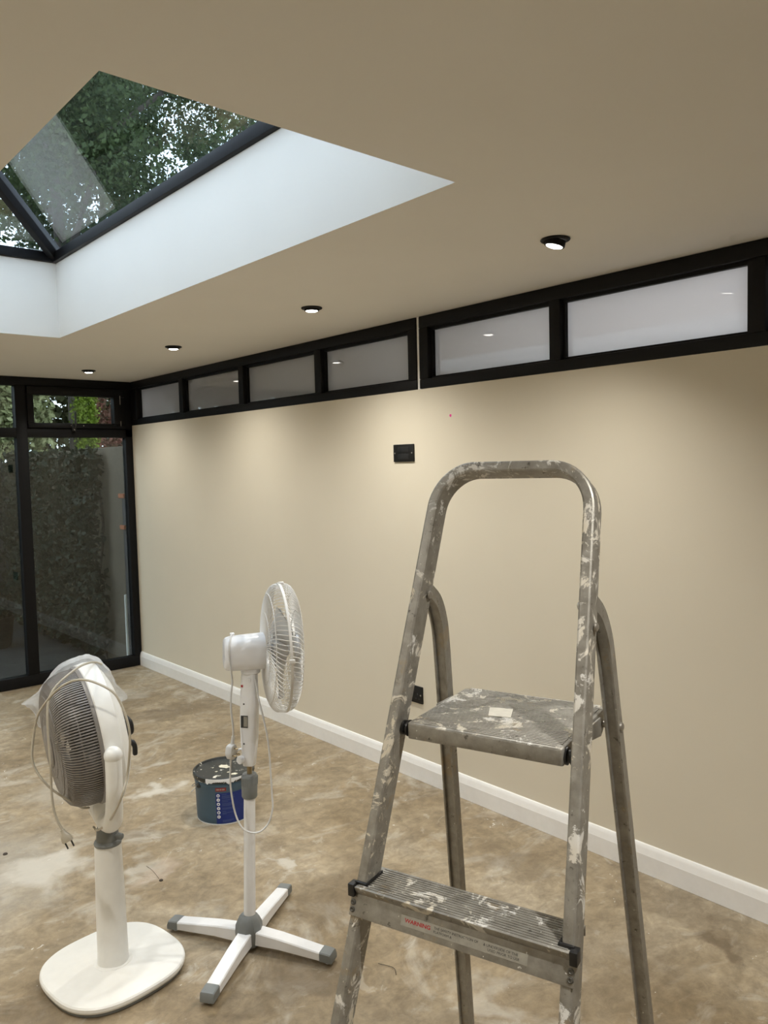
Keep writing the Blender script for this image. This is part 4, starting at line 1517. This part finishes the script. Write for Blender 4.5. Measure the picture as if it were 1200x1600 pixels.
# lettering band on the red label (too small to read) and pale icons and print on the blue label
for (a, wd) in ((0.03, 0.10), (0.15, 0.05), (0.22, 0.09)):
    curved(A0+a, A0+a+wd, 0.162, 0.1675, 0.0010, 'red_label_print', 'sticker', red, 2)
for k in range(6):
    z = 0.137 - 0.0195*k
    a = A0+0.085
    d = TB*math.cos(a)+RB*math.sin(a)
    MB().lathe([(0, 0.0075), (0.0005, 0.0072), (0.0006, 0.0)], bucket_pt(a, z, 0.0008), d, 14).build('icon', 'white_print', lab)
    d2 = MB().lathe([(0, 0.0034), (0.0004, 0.003), (0.0005, 0.0)], bucket_pt(a, z, 0.0014), d, 4 if k % 2 else 10)
    d2.build('icon_mark', 'blue_label', lab)
for (z, L) in ((0.142, 0.16), (0.134, 0.42), (0.129, 0.40), (0.124, 0.43), (0.1155, 0.36), (0.1085, 0.20), (0.100, 0.42), (0.095, 0.41), (0.090, 0.43), (0.079, 0.40), (0.074, 0.38),
               (0.064, 0.12), (0.057, 0.40), (0.052, 0.14), (0.022, 0.38), (0.016, 0.30)):
    curved(A0+0.21, A0+0.21+L, z-0.0014, z+0.0014, 0.0010, 'label_print', 'blue_print', lab, 5)
m = MB()
vs, fs = [], []
ns = 60
for i in range(ns+1):
    a = -0.62+1.5*i/ns
    d = TB*math.cos(a)+RB*math.sin(a)
    low = hb_-0.002 - 0.009*max(0.0, math.sin(i*0.23+0.6)+0.35*math.sin(i*0.9)) - 0.004*random.random()
    vs += [d*0.1398+EZ*(hb_+0.0085), d*0.1410+EZ*(hb_+0.004), d*0.1410+EZ*low, d*0.1385+EZ*low]
for i in range(ns):
    for j in range(3):
        fs.append((i*4+j, i*4+j+1, (i+1)*4+j+1, (i+1)*4+j))
m.add(vs, fs).build('paint_run', 'white_print', lid, angle=50)
for (cx, cy, rr_) in ((0.0, -0.030, 0.026), (0.012, -0.012, 0.018), (-0.034, 0.030, 0.006), (0.02, 0.052, 0.008), (-0.05, -0.02, 0.005), (0.045, 0.078, 0.016)):
    k_ = 15
    pl_ = [(cx+rr_*(0.55+0.6*random.random())*math.cos(2*PI*i/k_), cy+rr_*0.8*(0.5+0.6*random.random())*math.sin(2*PI*i/k_)) for i in range(k_)]
    MB().prism(pl_, hb_+0.0042, hb_+0.0054, lambda a, b, h: RB*a + TB*b + EZ*h).build('paint_blob', 'cream_paint', lid, smooth=False)
# wire handle with lugs
m = MB()
hp_ = []
for i in range(25):
    a = -0.86 - PI*0.0 + 0
    hp_.append(0)
AH = -1.02
side_d = TB*math.cos(AH)+RB*math.sin(AH)
opp = -side_d
rim = 0.141
arc = []
for i in range(31):
    q = PI*i/30
    back = (TB*math.cos(AH-PI/2)+RB*math.sin(AH-PI/2))
    arc.append(side_d*math.cos(q)*rim + back*math.sin(q)*0.158 + EZ*(0.172 - 0.055*math.sin(q)))
tail = [side_d*(rim+0.030)+TB*0.012+EZ*0.158, side_d*(rim+0.012)+TB*0.006+EZ*0.166]
m.tube(tail+arc, 0.0022, 8)
m.build('handle', 'steel', bk, angle=60)
for s in (1, -1):
    c = side_d*s*0.131+EZ*0.172
    MB().lathe([(0, 0.013), (0.006, 0.012), (0.010, 0.008), (0.0105, 0)], c, side_d*s, 16).build('handle_lug', 'dark_grey', bk)

# ------------------------------------------------------------------ bits on the floor
def bit(nm, pts, rad, mat, label, cat):
    p = Vector(pts[0])
    o = MB().tube(spline([Vector(q)-p for q in pts], 5), rad, 6).build(nm, mat, angle=60)
    o.location = p
    return tag(o, label, cat)


bit('thread', [(-1.395, -3.17, 0.002), (-1.392, -3.21, 0.002), (-1.395, -3.25, 0.002), (-1.402, -3.30, 0.003)], 0.0006, 'bark',
    'thin dark thread on the bare floor between the two fans', 'thread')
bit('twig', [(-1.12, -4.28, 0.003), (-1.10, -4.33, 0.004), (-1.115, -4.36, 0.003)], 0.0009, 'bark', 'small dark twig on the floor in front of the ladder', 'twig')
o = MB().lathe([(0, 0.010), (0.005, 0.008), (0.008, 0.0)], (-1.785, -2.656, 0.0), (0, 0, 1), 7).build('grit_lump', 'bark')
tag(o, 'black crumb of grit on the pale floor patch left of the drum fan', 'grit')
o = MB().lathe([(0, 0.008), (0.004, 0.007), (0.007, 0.0)], (-1.400, -3.312, 0.0), (0, 0, 1), 7).build('grit_lump', 'bark')
tag(o, 'dark crumb of grit lying at the end of the thread', 'grit')

# ------------------------------------------------------------------ garden outside
structure(MB().box(-12, 14, 0.12, 20, -0.25, -0.10).build('patio', 'patio', smooth=False), 'dark stone ground outside the glazed screen')


def leaves(n, sampler, size, name, mat, parent, flat=0.0, curl=0.25, seed=1):
    r = np.random.default_rng(seed)
    P = sampler(r, n)
    n = len(P)
    d = r.normal(size=(n, 3)); d[:, 2] -= 0.3
    d /= np.linalg.norm(d, axis=1)[:, None]
    e = r.normal(size=(n, 3))
    e -= d*np.sum(e*d, 1)[:, None]
    e /= np.linalg.norm(e, axis=1)[:, None]
    nn = np.cross(d, e)
    s = size*(0.6+0.8*r.random(n))[:, None]
    a = P - d*s*0.5
    b = P + e*s*0.32 + nn*s*curl*0.3
    c = P + d*s*0.6
    dd = P - e*s*0.32 + nn*s*curl*0.3
    V = np.stack([a, b, c, dd], 1).reshape(-1, 3).astype(np.float32)
    F = np.arange(4*n, dtype=np.int32)
    me = bpy.data.meshes.new(name)
    me.vertices.add(4*n); me.vertices.foreach_set('co', V.ravel())
    me.loops.add(4*n); me.loops.foreach_set('vertex_index', F)
    me.polygons.add(n); me.polygons.foreach_set('loop_start', np.arange(0, 4*n, 4, dtype=np.int32))
    me.update(calc_edges=True)
    me.validate()
    me.materials.append(M[mat])
    o = bpy.data.objects.new(name, me)
    COL.objects.link(o)
    o.parent = parent
    o['kind'] = 'stuff'
    return o


# rendered boundary wall and ivy hedge beyond the glass
gw = MB().box(0.06, 0.22, 0.13, 3.3, -0.12, 1.80).build('garden_wall', 'render_wall', bevel=0.01)
tag(gw, 'beige rendered garden wall beyond the glazed screen', 'wall')
hd_ = thing('ivy_hedge', 'dark ivy covering the garden wall outside the glazed screen', 'hedge', (0, 2.2, -0.10))


def s_ivy(r, n):
    y = 0.66 + 2.6*r.random(n)
    z = 0.05 + 1.86*r.random(n)
    wob = 0.05*np.sin(z*7+1) + 0.04*np.sin(z*17)
    x = 0.04 - 0.13*r.random(n)**0.6 - 0.04*np.sin(y*5)*np.sin(z*4)
    keep = y > 0.66 + wob
    return np.stack([x, y-2.2, z], 1)[keep]


leaves(7000, s_ivy, 0.062, 'foliage', 'leaf_ivy', hd_, seed=3)
m = MB()
for k in range(5):
    y = 0.8+0.55*k-2.2
    m.tube(spline([(0.03, y, 0.0), (0.02, y+0.1, 0.6), (0.03, y-0.05, 1.2), (0.02, y+0.08, 1.75)], 4), 0.012, 6)
m.build('stem', 'bark', hd_)


def shrub(name, label, cat, loc, rad, n, size, mat, seed, trunk=True):
    t = thing(name, label, cat, loc)
    rx, ry, rz = rad

    def smp(r, n_):
        d = r.normal(size=(n_, 3)); d /= np.linalg.norm(d, axis=1)[:, None]
        q = (0.55+0.45*r.random(n_))[:, None]
        d = np.sign(d)*np.abs(d)**0.55
        p = d*q*np.array([rx, ry, rz])*0.8
        p[:, 2] += rz
        return p + r.normal(size=(n_, 3))*0.03
    leaves(n, smp, size, 'foliage', mat, t, seed=seed)
    if trunk:
        MB().tube(spline([(0, 0, 0), (0.03, 0, rz*0.5), (0, 0.03, rz*1.2)], 4), [0.03]*8+[0.012], 7).build('stem', 'bark', t)
    return t


shrub('variegated_shrub', 'pale variegated ivy bush seen through the top of the glazed screen', 'shrub', (0.38, 4.15, -0.1), (0.48, 0.35, 1.85), 5200, 0.085, 'leaf_pale', 11)
shrub('variegated_shrub', 'pale leafy bush seen through the left top pane of the glazed screen', 'shrub', (-0.72, 4.4, -0.1), (0.45, 0.35, 1.80), 3200, 0.085, 'leaf_pale', 12)
shrub('lime_conifer', 'small lime-green conifer seen through the opening casement', 'shrub', (1.14, 4.0, -0.1), (0.15, 0.15, 1.70), 5600, 0.040, 'leaf_lime', 13)
shrub('red_shrub', 'red-leaved shrub seen through the casement next to the wall corner', 'shrub', (1.66, 4.6, -0.1), (0.24, 0.2, 1.58), 2200, 0.060, 'leaf_red', 14)
def tree(label, loc, height, crown, n, mat, seed, size=0.09):
    t = thing('garden_tree', label, 'tree', loc, 'trees around the garden')
    r0 = np.random.default_rng(seed)
    cx, cz0, cz1 = crown
    blobs = []
    for k in range(46):
        d = r0.normal(size=3); d /= np.linalg.norm(d)
        q = 0.25+0.75*r0.random()**0.5
        blobs.append(np.array([d[0]*q*cx, d[1]*q*cx, (cz0+cz1)/2 + d[2]*q*(cz1-cz0)/2]))
    B = np.array(blobs)
    BR = 0.35+0.45*r0.random(len(B))

    def smp(r, n_):
        k = r.integers(0, len(B), n_)
        d = r.normal(size=(n_, 3)); d /= np.linalg.norm(d, axis=1)[:, None]
        return B[k] + d*(r.random(n_)**0.4)[:, None]*BR[k][:, None]*np.array([1.3, 1.3, 0.75])
    leaves(n, smp, size, 'foliage', mat, t, seed=seed+50)
    MB().tube(spline([(0, 0, 0), (0.06, 0.02, height*0.3), (-0.04, 0.05, height*0.6), (0.02, 0, height*0.9)], 6), [0.085]*8+[0.075]*6+[0.05]*4+[0.03], 10).build('trunk', 'bark', t)
    for k in range(9):
        b = B[k*5]
        z0 = min(max(b[2]-0.9, height*0.25), height*0.8)
        MB().tube(spline([(0, 0, z0), tuple(np.array([b[0]*0.5, b[1]*0.5, (z0+b[2])/2])), tuple(b)], 4), [0.05]*4+[0.035]*4+[0.015], 6).build('branch', 'bark', t)
    return t


tree('tall dark tree filling most of the skylight glass', (1.35, 5.1, -0.12), 9.5, (3.1, 4.0, 10.0), 80000, 'leaf_tree', 21, 0.065)
tree('distant tree behind the far end of the skylight glass', (-2.0, 14.0, -0.12), 10.0, (2.6, 3.2, 11.0), 20000, 'leaf_tree', 22, 0.13)
tree('olive-toned tree at the right end of the skylight glass', (6.3, 8.2, -0.12), 10.0, (3.0, 3.4, 11.0), 44000, 'leaf_tree2', 23, 0.08)
tree('far tall tree high in the skylight glass', (5.6, 13.9, -0.12), 13.0, (3.0, 3.0, 14.0), 24000, 'leaf_tree', 24, 0.13)

bh = thing('laurel_hedge', 'tall dark laurel hedge across the back of the garden', 'hedge', (1.0, 9.6, -0.12))


def s_back(r, n):
    return np.stack([-11+16.5*r.random(n), -0.35+0.7*r.random(n), 0.1+4.2*r.random(n)], 1)


leaves(40000, s_back, 0.16, 'foliage', 'leaf_tree2', bh, seed=41)
fe = thing('ivy_fence', 'dark ivy-covered fence closing the back of the small courtyard', 'fence', (-2.0, 3.62, -0.10))
for k in range(22):
    MB().box(-1.98+0.2*k, -1.79+0.2*k, 0.10, 0.125, 0.0, 1.82).build('board', 'slate', fe, smooth=False)


def s_fence(r, n):
    return np.stack([-2.0+4.38*r.random(n), 0.08-0.14*r.random(n)**0.6, 0.02+1.85*r.random(n)], 1)


leaves(7500, s_fence, 0.075, 'foliage', 'leaf_ivy', fe, seed=44)
bs = thing('added_shade_hedge', 'unseen leafy hedge added outside the clerestory wall to shade its far panes', 'hedge', (1.25, -1.7, -0.12))  # added out of view to keep sky light off the far frosted panes


def s_side(r, n):
    return np.stack([-0.3+0.6*r.random(n), -2.4+4.1*r.random(n), 0.1+3.1*r.random(n)], 1)


leaves(9000, s_side, 0.15, 'foliage', 'leaf_tree', bs, seed=42)
for hh, x0, n_ in ((bh, -10.5, 11), (bs, None, 4)):
    m = MB()
    for k in range(n_):
        b0 = (x0+1.5*k, 0, 0) if x0 is not None else (0, -2.0+1.1*k, 0)
        m.tube(spline([b0, (b0[0]+0.05, b0[1]+0.05, 1.2), (b0[0]-0.04, b0[1], 2.6)], 4), [0.05]*8+[0.02], 7)
    m.build('stems', 'bark', hh, kind='stuff')

# things leaning by the garden wall
o = thing('slate_board', 'dark board with two orange brick ends leaning by the garden wall', 'board', (0.035, 0.25, -0.10))
b_ = MB().add([Vector((x, y, z)) for (x, y, z) in ((-0.015, -0.035, 0), (0.015, -0.035, 0), (0.015, 0.035, 0), (-0.015, 0.035, 0),
                                                  (0.0, 0.015, 1.46), (0.02, 0.015, 1.46), (0.02, 0.085, 1.46), (0.0, 0.085, 1.46))],
              [(0, 3, 2, 1), (4, 5, 6, 7), (0, 1, 5, 4), (1, 2, 6, 5), (2, 3, 7, 6), (3, 0, 4, 7)]).build('board', 'slate', o, bevel=0.002)
MB().box(-0.03, 0.02, -0.02, 0.09, 1.462, 1.50).build('brick_end', 'orange_brick', o, bevel=0.004)
MB().box(-0.035, -0.012, -0.02, 0.07, 1.20, 1.235).build('brick_end', 'orange_brick', o, bevel=0.004)
o = MB().tube([(0, 0, 0), (0.0, 0.0, 0.66)], 0.011, 12).build('white_pipe', 'white_plastic', angle=50)
o.location = (-0.03, 0.19, -0.10)
tag(o, 'short white pipe standing outside at the foot of the garden wall', 'pipe')
pt = thing('planter', 'dark round planter with clipped bush outside the glazed screen', 'planter', (-0.55, 2.1, -0.10))
MB().lathe([(0.0, 0.0), (0.0, 0.13), (0.02, 0.14), (0.28, 0.17), (0.30, 0.175), (0.30, 0.16), (0.26, 0.155), (0.26, 0.0)], (0, 0, 0), (0, 0, 1), 32).build('pot', 'black_plastic', pt)


def s_ball(r, n):
    d = r.normal(size=(n, 3)); d /= np.linalg.norm(d, axis=1)[:, None]
    return d*(0.7+0.3*r.random(n))[:, None]*0.18 + np.array([0, 0, 0.40])


leaves(900, s_ball, 0.05, 'foliage', 'leaf_ivy', pt, seed=31)
